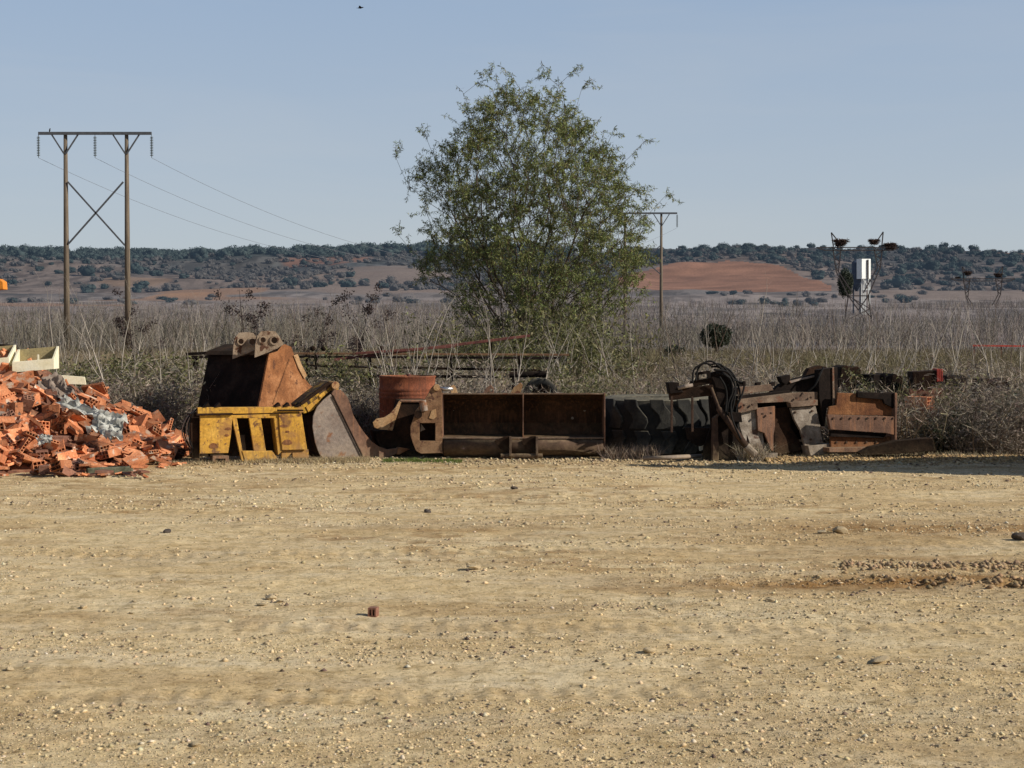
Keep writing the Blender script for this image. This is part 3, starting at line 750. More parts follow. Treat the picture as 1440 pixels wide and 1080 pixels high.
mb = MB(); pl = Plane(0, 495, 23.9, 5); mb.prism(pl.pts([(-30, 484), (6, 484), (26, 494), (-30, 500)]), pl.b * .35)
tag(mb.build('metal_lid', 'steel_dark', None, .006), 'dark metal lid behind the cream trays', 'lid')
g0 = gnd(122, 668); g1 = gnd(186, 666); mb = MB(); mb.bar(g0 + Vector((0, 0, .04)), g1 + Vector((0, 0, .045)), .12, .09)
tag(mb.build('concrete_lintel', 'moss_concrete', None, .008), 'mossy concrete lintel on the ground at the foot of the heap', 'lintel')
orange = at(-2, 400, 60); mb = MB(); mb.prism([at(-14, 408, 60), at(5, 407, 60), at(4, 396, 60), at(-2, 392, 60), at(-14, 392, 60)], (0, .5, 0)); 
mb.bar(at(-8, 408, 60) + Vector((0, .25, 0)), Vector((at(-8, 408, 60).x, 60.25, 0)), .12)
tag(mb.build('orange_sign', 'orange', None, .02), 'small orange sign on a post at the left edge', 'sign')

# ------------------------------------------------------------------ yellow quick coupler plate
pl = Plane(350, 648, 22.6, 20)
T = thing('coupler_plate', pl.p(350, 648), 'yellow steel mounting plate with two slots in front of the rusty bucket', 'machine attachment')
mb = MB(); mb.prism(pl.pts([(282, 582), (430, 580), (436, 640), (282, 642)], .26), pl.b * .03); mb.build('dark_backing', 'rust_dark', T, .004)  # dark sheet added behind the slots to stand for their shade
mb = MB(); mb.prism(pl.pts([(281, 584), (327, 583), (325, 610), (321, 637), (281, 638)], -.03), pl.b * .03); mb.build('side_panel', 'yellow', T, .005)
mb = MB(); mb.prism(pl.pts([(392, 582), (424, 580), (432, 632), (397, 633), (394, 610)], -.03), pl.b * .03); mb.build('side_panel', 'yellow', T, .005)
mb = MB(); mb.prism(pl.pts([(278, 573), (425, 572), (427, 580), (278, 583)], 0), pl.b * .12); mb.prism(pl.pts([(326, 584), (392, 582), (392, 588), (326, 588)], 0), pl.b * .04); mb.build('top_beam', 'yellow', T, .006)
mb = MB(); mb.prism(pl.pts([(326, 588), (333, 588), (341, 634), (345, 648), (340, 649)], 0), pl.b * .06)
mb.prism(pl.pts([(350, 588), (367, 588), (374, 634), (357, 634)], 0), pl.b * .05)
mb.prism(pl.pts([(385, 588), (392, 588), (397, 634), (391, 640)], -.01), pl.b * .24); mb.build('upright', 'yellow', T, .005)
mb = MB(); mb.prism(pl.pts([(340.5, 634), (383, 634), (391, 646), (345, 649)], -.012), pl.b * .05); mb.build('bottom_strip', 'yellow', T, .005)
mb = MB(); mb.prism(pl.pts([(396, 633), (434, 632), (434, 645), (412, 646), (411, 636), (400, 648), (396, 648)], .02), pl.b * .05); mb.build('bottom_strip', 'yellow', T, .004)
mb = MB(); mb.prism(pl.pts([(299, 641), (322, 641), (322, 650), (317, 650), (317, 645), (303, 645), (303, 650), (299, 650)], 0), pl.b * .2); mb.build('foot', 'rust_brown', T, .004)
mb = MB(); mb.prism(pl.pts([(267, 582), (281, 580), (281, 648), (270, 644)], .04), pl.b * .22); mb.build('end_plate', 'rust_dark', T, .006)
mb = MB(); mb.bar(pl.p(276, 583, -.05), pl.p(327, 582, -.05), .05, .025); mb.build('ledge_or_shade', 'rust_dark', T, .003); mb = MB(); mb.bar(pl.p(390, 577, -.05), pl.p(426, 577, -.05), .05, .02); mb.build('ledge_or_shade', 'rust_dark', T, .003)  # dark bars draw the shadow lines under the top beam
for cx in (291, 307, 391, 404, 420):
    mb = MB(); mb.prism(pl.pts([(cx - 5, 572 + (cx < 350) * 1), (cx + 4, 571), (cx + 2, 566)], -.02), pl.b * .14); mb.build('tooth', 'rust_dark', T, .003)
for cx, cy, rw, rh in ((321, 603, 5, 2), (319, 612, 3, 2), (300, 627, 6, 4), (399, 599, 6, 2), (404, 607, 3, 1.6), (404, 622, 7, 4)):
    mb = MB(); mb.prism(pl.pts([(cx + rw * math.cos(a_) * (1 + .15 * math.sin(3 * a_)), cy + rh * math.sin(a_)) for a_ in [2 * PI * i / 12 for i in range(12)]], -.034), pl.b * .006); mb.build('rust_patch', 'rust', T)
H = thing('hydraulic_hose', pl.p(268, 645, .1), 'loops of thin grey cable hanging from the left end of the yellow plate', 'hose')
for k_ in range(4):
    mb = MB(); pts = [pl.p(282 - k_ * 1, 571 + k_, .05)] + [pl.p(275 - 10 * math.sin(PI * t_) - 3 * k_ * math.sin(PI * t_), 573 + 66 * t_, .04 + .03 * k_) for t_ in [i / 10 for i in range(1, 10)]] + [pl.p(268, 640, .06)]
    mb.tube(pts, .009, 6); mb.build('cable', 'steel_edge' if k_ % 2 else 'hose', H, smooth=True)

# ------------------------------------------------------------------ big rusty excavator bucket
def plane_ab(px, py, Y, psi):      # side plate recedes to the right, body extends to the left behind it
    p = Plane(px, py, Y, 90 - psi); return p
pl = plane_ab(372, 560, 23.9, 38)
Wd = 1.34
T = thing('excavator_bucket', pl.p(380, 640), 'large rusty excavator bucket standing behind the yellow plate, two pairs of lugs on top', 'excavator bucket')
side = [(379, 494), (390, 489), (401, 484), (410, 488), (414, 500), (418, 513), (425, 527), (434, 539), (446, 549), (452, 560), (456, 600), (440, 638), (351, 638), (364, 571)]
mb = MB(); mb.prism(pl.pts(side), pl.b * .035); mb.build('side_plate', 'rust_orange', T, .006)
mb = MB(); mb.prism(pl.pts(side, Wd - .035), pl.b * .035); mb.build('side_plate', 'rust', T, .006)
mb = MB(); mb.sheet(pl.pts([(411, 491), (401, 487), (390, 491), (381, 496), (366, 571), (354, 636), (440, 636)], .036), pl.b * (Wd - .075)); mb.build('shell', 'steel_dark', T, solid=.03)  # near-black colour stands for the shade on the back wall
mb = MB(); mb.prism(pl.pts([(413, 500), (419, 498), (424, 512), (432, 528), (428, 533), (420, 518)], -.02), pl.b * .03); mb.build('side_cutter', 'rust_tan', T, .004)
mb = MB(); mb.bar(pl.p(407, 505, -.004), pl.p(384, 568, -.004), .02, .008, up=pl.b); mb.build('weld_seam', 'rust', T)
for k_, (ox, oy, off) in enumerate(((0, 0, .02), (-31, 2, .40))):
    for dk, dx in enumerate((0, )):
        L1 = [(358 + ox, 503 + oy), (359 + ox, 485 + oy), (362 + ox, 472 + oy), (367 + ox, 466 + oy), (377 + ox, 465 + oy), (378.5 + ox, 495 + oy)]
        L2 = [(377 + ox, 465 + oy), (387 + ox, 466 + oy), (393 + ox, 473 + oy), (399 + ox, 484 + oy), (390 + ox, 490 + oy), (378.5 + ox, 495 + oy)]
        q = plane_ab(372, 560, 23.62 + off * .9, 78)
        mb = MB(); mb.holed(q, L1, (370 + ox, 478 + oy), 3.6, 0, .05); mb.holed(q, L2, (386 + ox, 478.5 + oy), 4.4, 0, .05)
        lug = mb.build('lug', 'lug_tan', T)
        for cx, cy, rr in ((370, 478, 5.6), (386, 478.5, 6.6)):
            mb = MB(); ring = [(cx + ox + rr * math.cos(2 * PI * i / 20), cy + oy + rr * math.sin(2 * PI * i / 20)) for i in range(20)]
            inn = [(cx + ox + rr * .68 * math.cos(2 * PI * i / 20), cy + oy + rr * .68 * math.sin(2 * PI * i / 20)) for i in range(20)]
            A = q.pts(ring, -.02); B = q.pts(inn, -.02); C = [p + q.b * .02 for p in A]; D = [p + q.b * .02 for p in B]
            mb.add(A + B + C + D, [f for i in range(20) for j in [(i + 1) % 20] for f in ((i, j, 20 + j, 20 + i), (i, 40 + i, 40 + j, j), (20 + i, 20 + j, 60 + j, 60 + i))])
            mb.build('bushing', 'lug_tan', lug)
        # rear twin of the lug with a dark inner bore
        mb = MB(); mb.prism(q.pts([(359 + ox, 503 + oy), (360 + ox, 474 + oy), (367 + ox, 467 + oy), (386 + ox, 467 + oy), (398 + ox, 484 + oy), (390 + ox, 494 + oy)], .20), q.b * .04); mb.build('lug', 'rust_dark', T, .004)
mb = MB(); mb.prism(pl.pts([(372, 500), (378, 494), (402, 484), (404, 490), (380, 500)], .03), pl.b * (Wd - .07)); mb.build('top_plate', 'rust_dark', T, .008)

# ------------------------------------------------------------------ trenching bucket with worn yellow paint
pl = Plane(513, 648, 23.3, 24)
T = thing('trenching_bucket', pl.p(500, 648), 'narrow bucket with pale worn side plate, rusty edge and flaking yellow top', 'excavator bucket')
plate = [(465, 554), (455, 562), (446, 572), (440.5, 585), (439.5, 600), (443, 622), (449, 638), (454, 645), (480, 648), (512, 649)]
edge = [(466.5, 553), (470, 548), (479, 548), (488, 557), (493, 570), (497, 584), (505, 598), (515, 612), (523, 621), (533, 628), (545, 632), (560, 630), (559, 637), (545, 644), (514.5, 649)]
mb = MB(); mb.prism(pl.pts(plate), pl.b * .03); mb.build('side_plate', 'steel_worn', T, .004)
mb = MB(); mb.prism(pl.pts(edge, -.012), pl.b * .045); mb.build('side_edge', 'rust_brown', T, .004)
mb = MB(); mb.prism(pl.pts(plate + edge[::-1][1:], .62), pl.b * .03); mb.build('side_plate', 'rust_dark', T, .004)
mb = MB(); mb.sheet(pl.pts([(470, 550), (458, 560), (448, 571), (442, 585), (441, 600), (444.5, 622), (451, 638), (456, 644), (512, 647)], .032), pl.b * .585); mb.build('shell', 'rust_dark', T, solid=.025, smooth=False)
mb = MB(); mb.prism(pl.pts([(560, 629.5), (563, 629), (577, 631.5), (562, 639), (559, 639)], -.03), pl.b * .09); mb.build('tooth', 'rust_orange', T, .006)
mb = MB(); mb.prism(pl.pts([(422, 569), (438, 556), (465, 536), (474, 537), (476, 545), (461, 553), (447, 567), (440, 578), (427, 582)], .10), pl.b * .45); mb.build('top_hitch', 'yellow_worn', T, .01)
mb = MB(); mb.prism(pl.pts([(430, 572), (447, 560), (449, 566), (441, 576), (434, 580)], .085), pl.b * .014); mb.build('paint_patch', 'yellow', T, .002)
mb = MB(); mb.prism(pl.pts([(448, 556), (456, 550), (457, 556), (450, 562)], .085), pl.b * .014); mb.build('paint_patch', 'yellow', T, .002)
mb = MB(); mb.prism(pl.pts([(466, 547), (476, 541), (476, 549), (468, 553)], .085), pl.b * .014); mb.build('paint_patch', 'yellow', T, .002)
mb = MB(); mb.bar(pl.p(423, 568, .07), pl.p(463, 538, .07), .05, .045); mb.build('top_bar', 'rust_dark', T, .006)
mb = MB(); c0 = pl.p(472, 542, .04); mb.tube([c0, c0 + pl.b * .56], .055, 16); mb.build('pin_boss', 'rust_tan', T, .004)
mb = MB(); mb.bar(pl.p(468, 556, -.02), pl.p(512, 646, -.02), .014, .012, up=pl.b); mb.build('weld_seam', 'steel_dark', T)

# ------------------------------------------------------------------ rusty drum and dark bucket behind
c = at(573, 640, 24.75); r_ = .405; top = at(573, 528, 24.75).z
T = thing('steel_drum', (c.x, c.y, 0), 'big orange rusty steel drum standing behind the two buckets', 'drum')
prof = [(r_ * .96, .02), (r_, .05)]
for z_ in (.34, .40, .46, top - .32, top - .26, top - .20): prof += [(r_, z_ - .022), (r_ + .016, z_), (r_, z_ + .022)]
prof += [(r_, top - .03), (r_ + .012, top - .015), (r_, top), (r_ - .02, top), (r_ - .022, top - .06)]
mb = MB(); mb.lathe(prof, (c.x, c.y, 0), 56); mb.build('body', 'drum', T, smooth=True)
mb = MB(); mb.lathe([(r_ - .022, top - .05), (.001, top - .05)], (c.x, c.y, 0), 56); mb.build('lid', 'rust_dark', T)
mb = MB(); mb.lathe([(.03, top - .05), (.03, top + .02), (.001, top + .02)], (c.x + .02, c.y, 0), 16); mb.build('bung', 'red_rust', T)

pl = Plane(560, 640, 23.7, 12)
T = thing('loader_bucket', pl.p(560, 640), 'dark rusty bucket with a curved tan side plate between trenching bucket and wide bucket', 'loader bucket')
mb = MB(); mb.prism(pl.pts([(565.5, 562), (561, 564), (556, 573), (548, 582), (540, 587), (529, 589), (524, 594), (526, 601), (533, 604), (552, 605.5), (556, 592)], -.03), pl.b * .03); mb.build('side_plate', 'rust_tan', T, .005)
mb = MB(); mb.prism(pl.pts([(563, 563), (600, 562), (604, 640), (540, 640), (530, 620), (526, 606), (554, 606)], .0), pl.b * .5); mb.build('shell', 'rust_dark', T, .012)
mb = MB(); mb.tube([pl.p(563, 564, -.015), pl.p(604, 564, -.015)], .02, 8); mb.build('top_lip_or_shade', 'rust_brown', T)
mb = MB(); mb.prism(pl.pts([(545, 634), (626, 634), (629, 644), (545, 646)], -.12), pl.b * .3)
tag(mb.build('steel_slab', 'steel_dark', None, .006), 'flat dark steel slab on the ground in front of the brackets', 'slab')

# ------------------------------------------------------------------ bracket plate (hitch) beside the wide bucket
pl = Plane(600, 640, 23.15, 5)
T = thing('hitch_bracket', pl.p(600, 640), 'rounded tan hitch bracket with a square opening and a bright pin on top', 'machine bracket')
mb = MB()
mb.prism(pl.pts([(606, 546), (612, 540), (617, 541), (621, 550), (622, 595), (590, 595), (580, 592), (585, 577), (594, 566), (601, 556)]), pl.b * .05)
mb.prism(pl.pts([(580, 592), (590, 595), (590, 620), (581, 625), (577, 612), (577, 600)]), pl.b * .05)
mb.prism(pl.pts([(612, 595), (622, 595), (622, 620), (612, 620)]), pl.b * .05)
mb.prism(pl.pts([(581, 625), (590, 620), (622, 620), (622, 637), (592, 638), (585, 634)]), pl.b * .05); mb.build('plate', 'rust_mid', T, .006)
mb = MB(); mb.prism(pl.pts([(586, 590), (616, 590), (616, 625), (586, 625)], .25), pl.b * .03); mb.build('inner_plate', 'rust_dark', T)
mb = MB(); mb.tube([pl.p(594, 563, -.03), pl.p(597, 578, -.03)], .05, 14); mb.build('cylinder', 'steel_worn', T, .004)
mb = MB(); mb.tube([pl.p(588, 583, -.06), pl.p(588, 583, .02)], .055, 16); mb.build('boss', 'rust_dark', T, .004)
mb = MB(); mb.tube([pl.p(614, 545, -.03), pl.p(614, 545, .06)], .045, 16); mb.build('pin_eye', 'rust_tan', T, .004)
mb = MB(); mb.prism(pl.pts([(607, 577), (613, 575), (614, 586), (609, 590), (603, 588)], -.01), pl.b * .02); mb.build('stop_block', 'rust_tan', T, .003)
mb = MB(); mb.prism(pl.pts([(598, 604), (592, 596), (591, 607)], .1), pl.b * .02); mb.build('gusset', 'steel_pale', T)
mb = MB(); mb.tube([pl.p(618, 547, .08), pl.p(637, 547, .08)], .028, 14); mb.build('pin', 'chrome', T, smooth=True)
mb = MB(); mb.prism(pl.pts([(634, 543), (638, 541), (641, 545), (644, 553), (634, 553)], .06), pl.b * .05); mb.build('pin_lug', 'rust_tan', T, .004)

# ------------------------------------------------------------------ wide grading bucket
Y0 = 23.25
P = lambda x, y, dy=0: at(x, y, Y0) + Vector((0, dy, 0))
T = thing('wide_bucket', P(735, 645), 'wide dark rusty bucket lying on its side with a centre divider, open towards the yard', 'grading bucket')
zt = P(0, 554).z; zl = P(0, 616).z
xl, xr = P(622, 600).x, P(849, 600).x
prof = [(0, zt), (.22, zt - .01), (.40, zt - .10), (.50, zt - .25), (.52, zt - .42), (.42, zl + .02), (.0, zl)]
mb = MB(); mb.sheet([Vector((xl, Y0 + a_, b_)) for a_, b_ in prof], (xr - xl, 0, 0)); mb.build('shell', 'rust_shell', T, solid=.022)
for x_ in (xl - .012, xr):
    mb = MB(); mb.prism([Vector((x_, Y0 + a_, b_)) for a_, b_ in [(-.03, zt + .015), (.24, zt + .01), (.42, zt - .09), (.53, zt - .25), (.55, zt - .42), (.45, .10), (.2, .05), (-.05, .08), (-.07, zl)]], (.02, 0, 0)); mb.build('end_plate', 'rust_brown', T, .003)
xm = P(735, 600).x
mb = MB(); mb.prism([Vector((xm, Y0 + a_, b_)) for a_, b_ in [(-.025, zt + .005), (.21, zt - .02), (.39, zt - .11), (.485, zt - .25), (.505, zt - .41), (.41, zl + .03), (-.02, zl + .012)]], (.014, 0, 0)); mb.build('divider', 'rust_brown', T)
mb = MB(); mb.bar(Vector((xl, Y0 - .03, zl + .004)), Vector((xr, Y0 - .03, zl + .004)), .10, .02); mb.bar(Vector((xl, Y0 - .01, zt + .003)), Vector((xr, Y0 - .01, zt + .003)), .03, .018); mb.build('cutting_edge', 'rust_pale', T, .003)
mb = MB(); mb.sheet([Vector((xl + .02, Y0 + a_, b_)) for a_, b_ in [(-.06, zl - .02), (-.10, zl - .07), (-.09, zl - .15), (-.02, zl - .21), (.10, zl - .25), (.3, .06)]], (xr - xl - .03, 0, 0)); mb.build('underside', 'rust_umber', T, solid=.02, smooth=True)
for x_ in (716, 753):
    mb = MB(); a0 = P(x_, 614); mb.prism([Vector((a0.x, Y0 + dy, z_)) for dy, z_ in [(-.08, zl + .03), (-.16, zl + .03), (-.24, zl - .12), (-.26, .06), (-.2, .0), (-.1, .0), (-.07, .10), (-.07, zl - .1)]], (.032, 0, 0)); mb.build('lug', 'rust_umber', T, .004)
    mb = MB(); mb.prism([Vector((a0.x - .20, Y0 - .125, zl - .03)), Vector((a0.x - .06, Y0 - .13, zl + .03)), Vector((a0.x, Y0 - .13, zl + .035)), Vector((a0.x, Y0 - .13, zl - .2)), Vector((a0.x - .12, Y0 - .13, zl - .14))], (0, .03, 0)); mb.build('gusset', 'rust_dark', T, .003)
mb = MB(); mb.tube([Vector((P(704, 0).x, Y0 - .2, .055)), Vector((P(763, 0).x, Y0 - .2, .055))], .032, 12); mb.build('hitch_pin', 'rust_umber', T, .003)
for px, py, rr in ((822, 577, .02), (805, 588, .02), (820, 601, .02), (817, 611, .03), (638, 577, .009), (668, 601, .013), (698, 601, .013), (640, 603, .008)):
    v_ = at(px, py, Y0 + .495); mb = MB(); mb.lathe([(.001, -.012), (rr * .8, -.012), (rr, 0), (rr, .03)], v_, 12, 'Y'); mb.build('bolt_or_disc', 'steel_pale', T)  # small pale discs on the back of the shell

# ------------------------------------------------------------------ big tyre lying flat
def big_tyre(cx, cy, z0, R0, wd, label):
    T = thing('large_tyre', (cx, cy, z0), label, 'tyre')
    prof = [(R0 * .56, .12 * wd), (R0 * .62, .03 * wd), (R0 * .80, 0), (R0 * .92, .06 * wd), (R0 * .955, .18 * wd), (R0 * .96, .5 * wd), (R0 * .955, .82 * wd), (R0 * .92, .94 * wd), (R0 * .80, wd), (R0 * .62, .97 * wd), (R0 * .56, .88 * wd), (R0 * .58, .5 * wd)]
    mb = MB(); mb.lathe(prof, (cx, cy, z0), 72, closed=True); mb.build('carcass', 'rubber', T, smooth=True)
    mb = MB(); mb.lathe([(R0 * .63, wd * .972), (R0 * .80, wd * 1.004), (R0 * .925, wd * .944)], (cx, cy, z0), 72); mb.build('sidewall', 'rubber_dusty', T, smooth=True)
    mb = MB(); N = 14
    for i in range(N):
        for sgn in (0, 1):
            a0 = 2 * PI * (i + .0) / N; st = 2 * PI / N
            # (angle offset, z) outline of the half lug
            if sgn: ol = [(.0, .975), (.50, .975), (.58, .86), (.92, .66), (.96, .58), (.84, .46), (.22, .46), (.40, .60), (.34, .70), (.06, .84)]
            else: ol = [(.42, .43), (.96, .43), (1.08, .30), (.92, .16), (.80, .03), (.26, .03), (.36, .14), (.56, .28)]
            a0 = -a0
            vs = []
            for rr in (R0 * .94, R0):
                for u_, z_ in ol:
                    a_ = a0 + (u_ if cx > 0 else -u_) * st; q = rr * (1 if .1 < z_ < .9 or rr < R0 else .985); vs.append((cx + q * math.cos(a_), cy + q * math.sin(a_), z0 + z_ * wd))
            n = len(ol); mb.add(vs, [tuple(range(n)), tuple(range(n, 2 * n))] + [(k, (k + 1) % n, n + (k + 1) % n, n + k) for k in range(n)])
    mb.build('tread', 'rubber_mid', T, .012)
    return T
c = at(925, 640, 24.35)
big_tyre(c.x, c.y, .02, .87, .80, 'huge worn loader tyre lying flat between wide bucket and dark hose frame')
c = at(760, 560, 26.2)
T = thing('tyre', (c.x, c.y, 0), 'black tyre standing upright among weeds behind the wide bucket', 'tyre')
zc = at(760, 556, 26.2).z
rr = .27
mb = MB(); mb.lathe([(rr * .55, -.08), (rr * .7, -.11), (rr * .93, -.10), (rr, -.06), (rr, .06), (rr * .93, .10), (rr * .7, .11), (rr * .55, .08)], (c.x, c.y, zc), 40, 'Y', closed=True); mb.build('carcass', 'rubber', T, smooth=True)
mb = MB(); mb.lathe([(rr * .56, -.05), (.06, -.02), (.001, -.02)], (c.x, c.y, zc), 30, 'Y'); mb.build('rim', 'steel_dark', T)
mb = MB(); mb.box((c.x, c.y, (zc - rr) / 2), (.4, .3, zc - rr)); tag(mb.build('crate', 'wood_grey', None, .01), 'weathered crate under the upright black tyre', 'crate')
mb = MB(); mb.tube([at(716, 527, 26.6), at(768, 526, 26.6)], .05, 12); 
mb.bar(Vector((at(722, 527, 26.6).x, 26.6, 0)), at(722, 529, 26.6), .05); mb.bar(Vector((at(764, 527, 26.6).x, 26.6, 0)), at(764, 529, 26.6), .05)
tag(mb.build('grey_pipe', 'steel_dark', None), 'dark grey pipe on two props above the upright tyre', 'pipe')
for px, lab in ((690, 'rusty pointed lug with a round hole behind the wide bucket'), (724, 'rusty sloping lug left of the upright tyre')):
    q = Plane(px, 555, 24.4, 0); mb = MB()
    if px == 690: mb.holed(q, [(677, 556), (684, 545), (690, 541), (694, 546), (695, 556)], (690.5, 549), 2.2, 0, .05); mb.prism(q.pts([(679, 556), (695, 556), (695, 640), (679, 640)]), q.b * .05)
    else: mb.prism(q.pts([(716, 556), (722, 545), (732, 538), (735, 542), (731, 556), (731, 640), (718, 640)]), q.b * .05)
    tag(mb.build('steel_lug', 'rust_tan' if px > 700 else 'rust_brown', None, .004), lab, 'steel lug')

# ------------------------------------------------------------------ dark frame with hoses
pl = Plane(1000, 650, 22.85, 6)
T = thing('fork_frame', pl.p(1000, 651), 'black rusty attachment frame draped with a bundle of hydraulic hoses', 'machine attachment')
mb = MB(); mb.prism(pl.pts([(1000, 524), (1013, 520), (1028, 526), (1034, 555), (1044, 590), (1059, 636), (1057, 650), (988, 652), (990, 628), (1000, 600), (997, 560)], .10), pl.b * .06); mb.build('main_plate', 'steel_dark', T, .008)
mb = MB(); mb.prism(pl.pts([(941, 549), (1003, 541), (1004, 556), (943, 563)], -.02), pl.b * .10); mb.build('cross_beam', 'rust_dark', T, .008)
mb = MB(); mb.prism(pl.pts([(972, 536), (1001, 531), (1002, 539), (972, 545)], .0), pl.b * .08); mb.build('upper_beam', 'rust_dark', T, .006)
mb = MB(); mb.prism(pl.pts([(939, 538), (948, 537), (955, 538), (956, 545), (962, 552), (942, 554)], -.05), pl.b * .18); mb.build('valve_block', 'steel_dark', T, .01)
mb = MB(); mb.tube([pl.p(953, 546, -.04), pl.p(974, 541, -.04)], .026, 10); mb.build('hydraulic_ram', 'steel_worn', T, smooth=True)
for x_, y_ in ((944.5, 608), (973.5, 607)):
    mb = MB(); mb.bar(pl.p(x_, 558, -.03), pl.p(x_, y_, -.03), .03, .03); mb.build('tine', 'rust_umber', T, .004)
mb = MB(); mb.prism(pl.pts([(1003, 588), (1009.5, 583), (1011, 649), (1002, 650)], -.03), pl.b * .10); mb.build('leg', 'rust_umber', T, .006)
mb = MB(); mb.prism(pl.pts([(965, 601), (1000, 602), (1000, 622), (983, 628), (968, 618)], .3), pl.b * .1); mb.build('lower_bracket', 'steel_dark', T, .006)
mb = MB(); mb.tube([pl.p(1000, 545, -.06), pl.p(1010, 572, -.06), pl.p(1011, 575, -.06), pl.p(1050, 628, -.10)], [.022, .022, .042, .044], 12); mb.build('hydraulic_cylinder', 'rust_umber', T, smooth=True)
mb = MB(); mb.tube([pl.p(1049, 627, -.10), pl.p(1062, 640, -.10)], .055, 12); mb.build('cylinder_end', 'steel_pale', T, .005)
mb = MB(); mb.prism(pl.pts([(978, 524), (998, 521), (998, 525), (978, 528)], .04), pl.b * .04)
mb.prism(pl.pts([(980, 526), (983, 526), (983, 538), (980, 538)], .04), pl.b * .04); mb.prism(pl.pts([(995, 522), (999, 522), (999, 536), (995, 536)], .04), pl.b * .04); mb.build('guard', 'steel_dark', T, .003)
hz_ = [((974, 539), (976, 520), (990, 511), (1000, 514)), ((978, 536), (983, 516), (1000, 508), (1018, 522)), ((998, 513), (1012, 512), (1024, 524), (1034, 545), (1030, 575), (1024, 588)),
       ((1000, 516), (1018, 516), (1032, 528), (1041, 556), (1034, 580), (1040, 612)), ((1004, 520), (1024, 524), (1034, 545), (1028, 568), (1030, 590), (1042, 618)), ((1008, 524), (1026, 532), (1030, 550), (1024, 566), (1022, 584)),
       ((1016, 524), (1034, 535), (1046, 540), (1043, 556), (1036, 572), (1034, 590)), ((1010, 516), (1026, 524), (1040, 538), (1047, 538)), ((1012, 530), (1020, 544), (1022, 560), (1020, 580)), ((1030, 578), (1028, 596), (1034, 612), (1044, 626)),
       ((1024, 540), (1028, 556), (1026, 575), (1030, 586)), ((1036, 560), (1040, 585), (1038, 600), (1044, 622))]
def spline(pts, n=6):
    out = []
    for i in range(len(pts) - 1):
        p0, p1, p2, p3 = pts[max(i - 1, 0)], pts[i], pts[i + 1], pts[min(i + 2, len(pts) - 1)]
        for j in range(n):
            t_ = j / n; out.append(.5 * ((2 * p1) + (p2 - p0) * t_ + (2 * p0 - 5 * p1 + 4 * p2 - p3) * t_ * t_ + (3 * p1 - p0 - 3 * p2 + p3) * t_ ** 3))
    return out + [pts[-1]]
for i, h_ in enumerate(hz_):
    mb = MB(); off = -.12 + .05 * (i % 4); mb.tube(spline([pl.p(x_, y_, off + .03 * math.sin(k)) for k, (x_, y_) in enumerate(h_)]), .0135, 7); mb.build('hose', 'hose', T, smooth=True)
mb = MB(); mb.prism(pl.pts([(1045, 536), (1049, 536), (1049, 543), (1045, 543)], -.1), pl.b * .05); mb.build('coupling', 'steel_dark', T, .004); mb = MB(); mb.prism(pl.pts([(1024, 580), (1042, 580), (1044, 594), (1026, 592)], -.09), pl.b * .14); mb.build('coupling', 'steel_dark', T, .004)
mb = MB(); mb.tube([gnd(905, 645, .05), gnd(945, 643, .08), gnd(985, 641, .04)], .03, 8); tag(mb.build('bent_pipe', 'steel_worn', None, smooth=True), 'thin bent pipe on the ground in front of the huge tyre', 'pipe')
g = gnd(966, 636); o = link('stone', rocks[2], loc=(g.x, g.y, .05)); o.scale = (.09, .07, .05); tag(o, 'cream oblong stone lying before the huge tyre', 'stone')
q = Plane(985, 630, 23.4, 20); mb = MB(); mb.prism(q.pts([(983, 620), (993, 618), (990, 632), (985, 634)]), q.b * .04); tag(mb.build('plywood_scrap', 'cream', None, .003), 'triangular cream board scrap behind the black frame', 'board')

# ------------------------------------------------------------------ grey implement
pl = Plane(1100, 640, 23.1, 19)
T = thing('quick_hitch', pl.p(1100, 640), 'heavy pale grey hitch frame with two hanging plates and a tall dark upright', 'machine attachment')
def pr(name, mat, L, off, th, bev=.006): mb = MB(); mb.prism(pl.pts(L, off), pl.b * th); return mb.build(name, mat, T, bev)
pr('top_beam', 'rust_pale', [(1038, 545), (1084, 540), (1088, 549), (1038, 555)], .12, .12)
pr('top_rail', 'steel_dark', [(1038, 557), (1112, 549), (1112, 552), (1038, 562)], .08, .1, .003)
pr('main_beam', 'rust_pale', [(1038, 562), (1110, 553), (1151, 551), (1150, 563), (1112, 566), (1110, 565), (1065, 567), (1066, 575), (1038, 582)], .0, .14)
pr('hanging_plate', 'steel_pale', [(1038, 580), (1064, 576), (1073, 580), (1073, 612), (1076, 634), (1050, 630), (1040, 600)], .07, .04)
pr('hanging_plate', 'rust_brown', [(1064, 574), (1090, 571), (1090, 600), (1088, 612), (1088, 635), (1084, 633), (1075, 609), (1066, 606)], .02, .04)
pr('hanging_plate', 'steel_pale', [(1112, 574), (1147, 571), (1154, 600), (1157, 622), (1132, 628), (1126, 606), (1117, 590)], -.02, .05)
pr('ledge_or_shade', 'rust_pale', [(1111, 566), (1150, 562), (1150, 570), (1113, 573)], -.08, .12)
pr('foot', 'steel_pale', [(1136, 627), (1168, 624), (1170, 638), (1140, 641)], -.1, .2)
pr('rear_plate', 'steel_dark', [(1064, 566), (1150, 558), (1160, 640), (1086, 641), (1060, 600)], .2, .06)
pr('gap_shade', 'rust_dark', [(1088, 574), (1113, 572), (1112, 600), (1132, 632), (1096, 640), (1089, 636)], .1, .06)  # dark sheet stands in for the shaded gap between the hanging plates
pr('sloping_arm', 'steel_dark', [(1084, 553), (1098, 540), (1120, 532), (1152, 523), (1152, 551), (1112, 551)], .15, .1)
pr('upper_arm', 'rust_dark', [(1132, 529), (1138, 518), (1152, 514), (1164, 516), (1150, 526)], .18, .1)
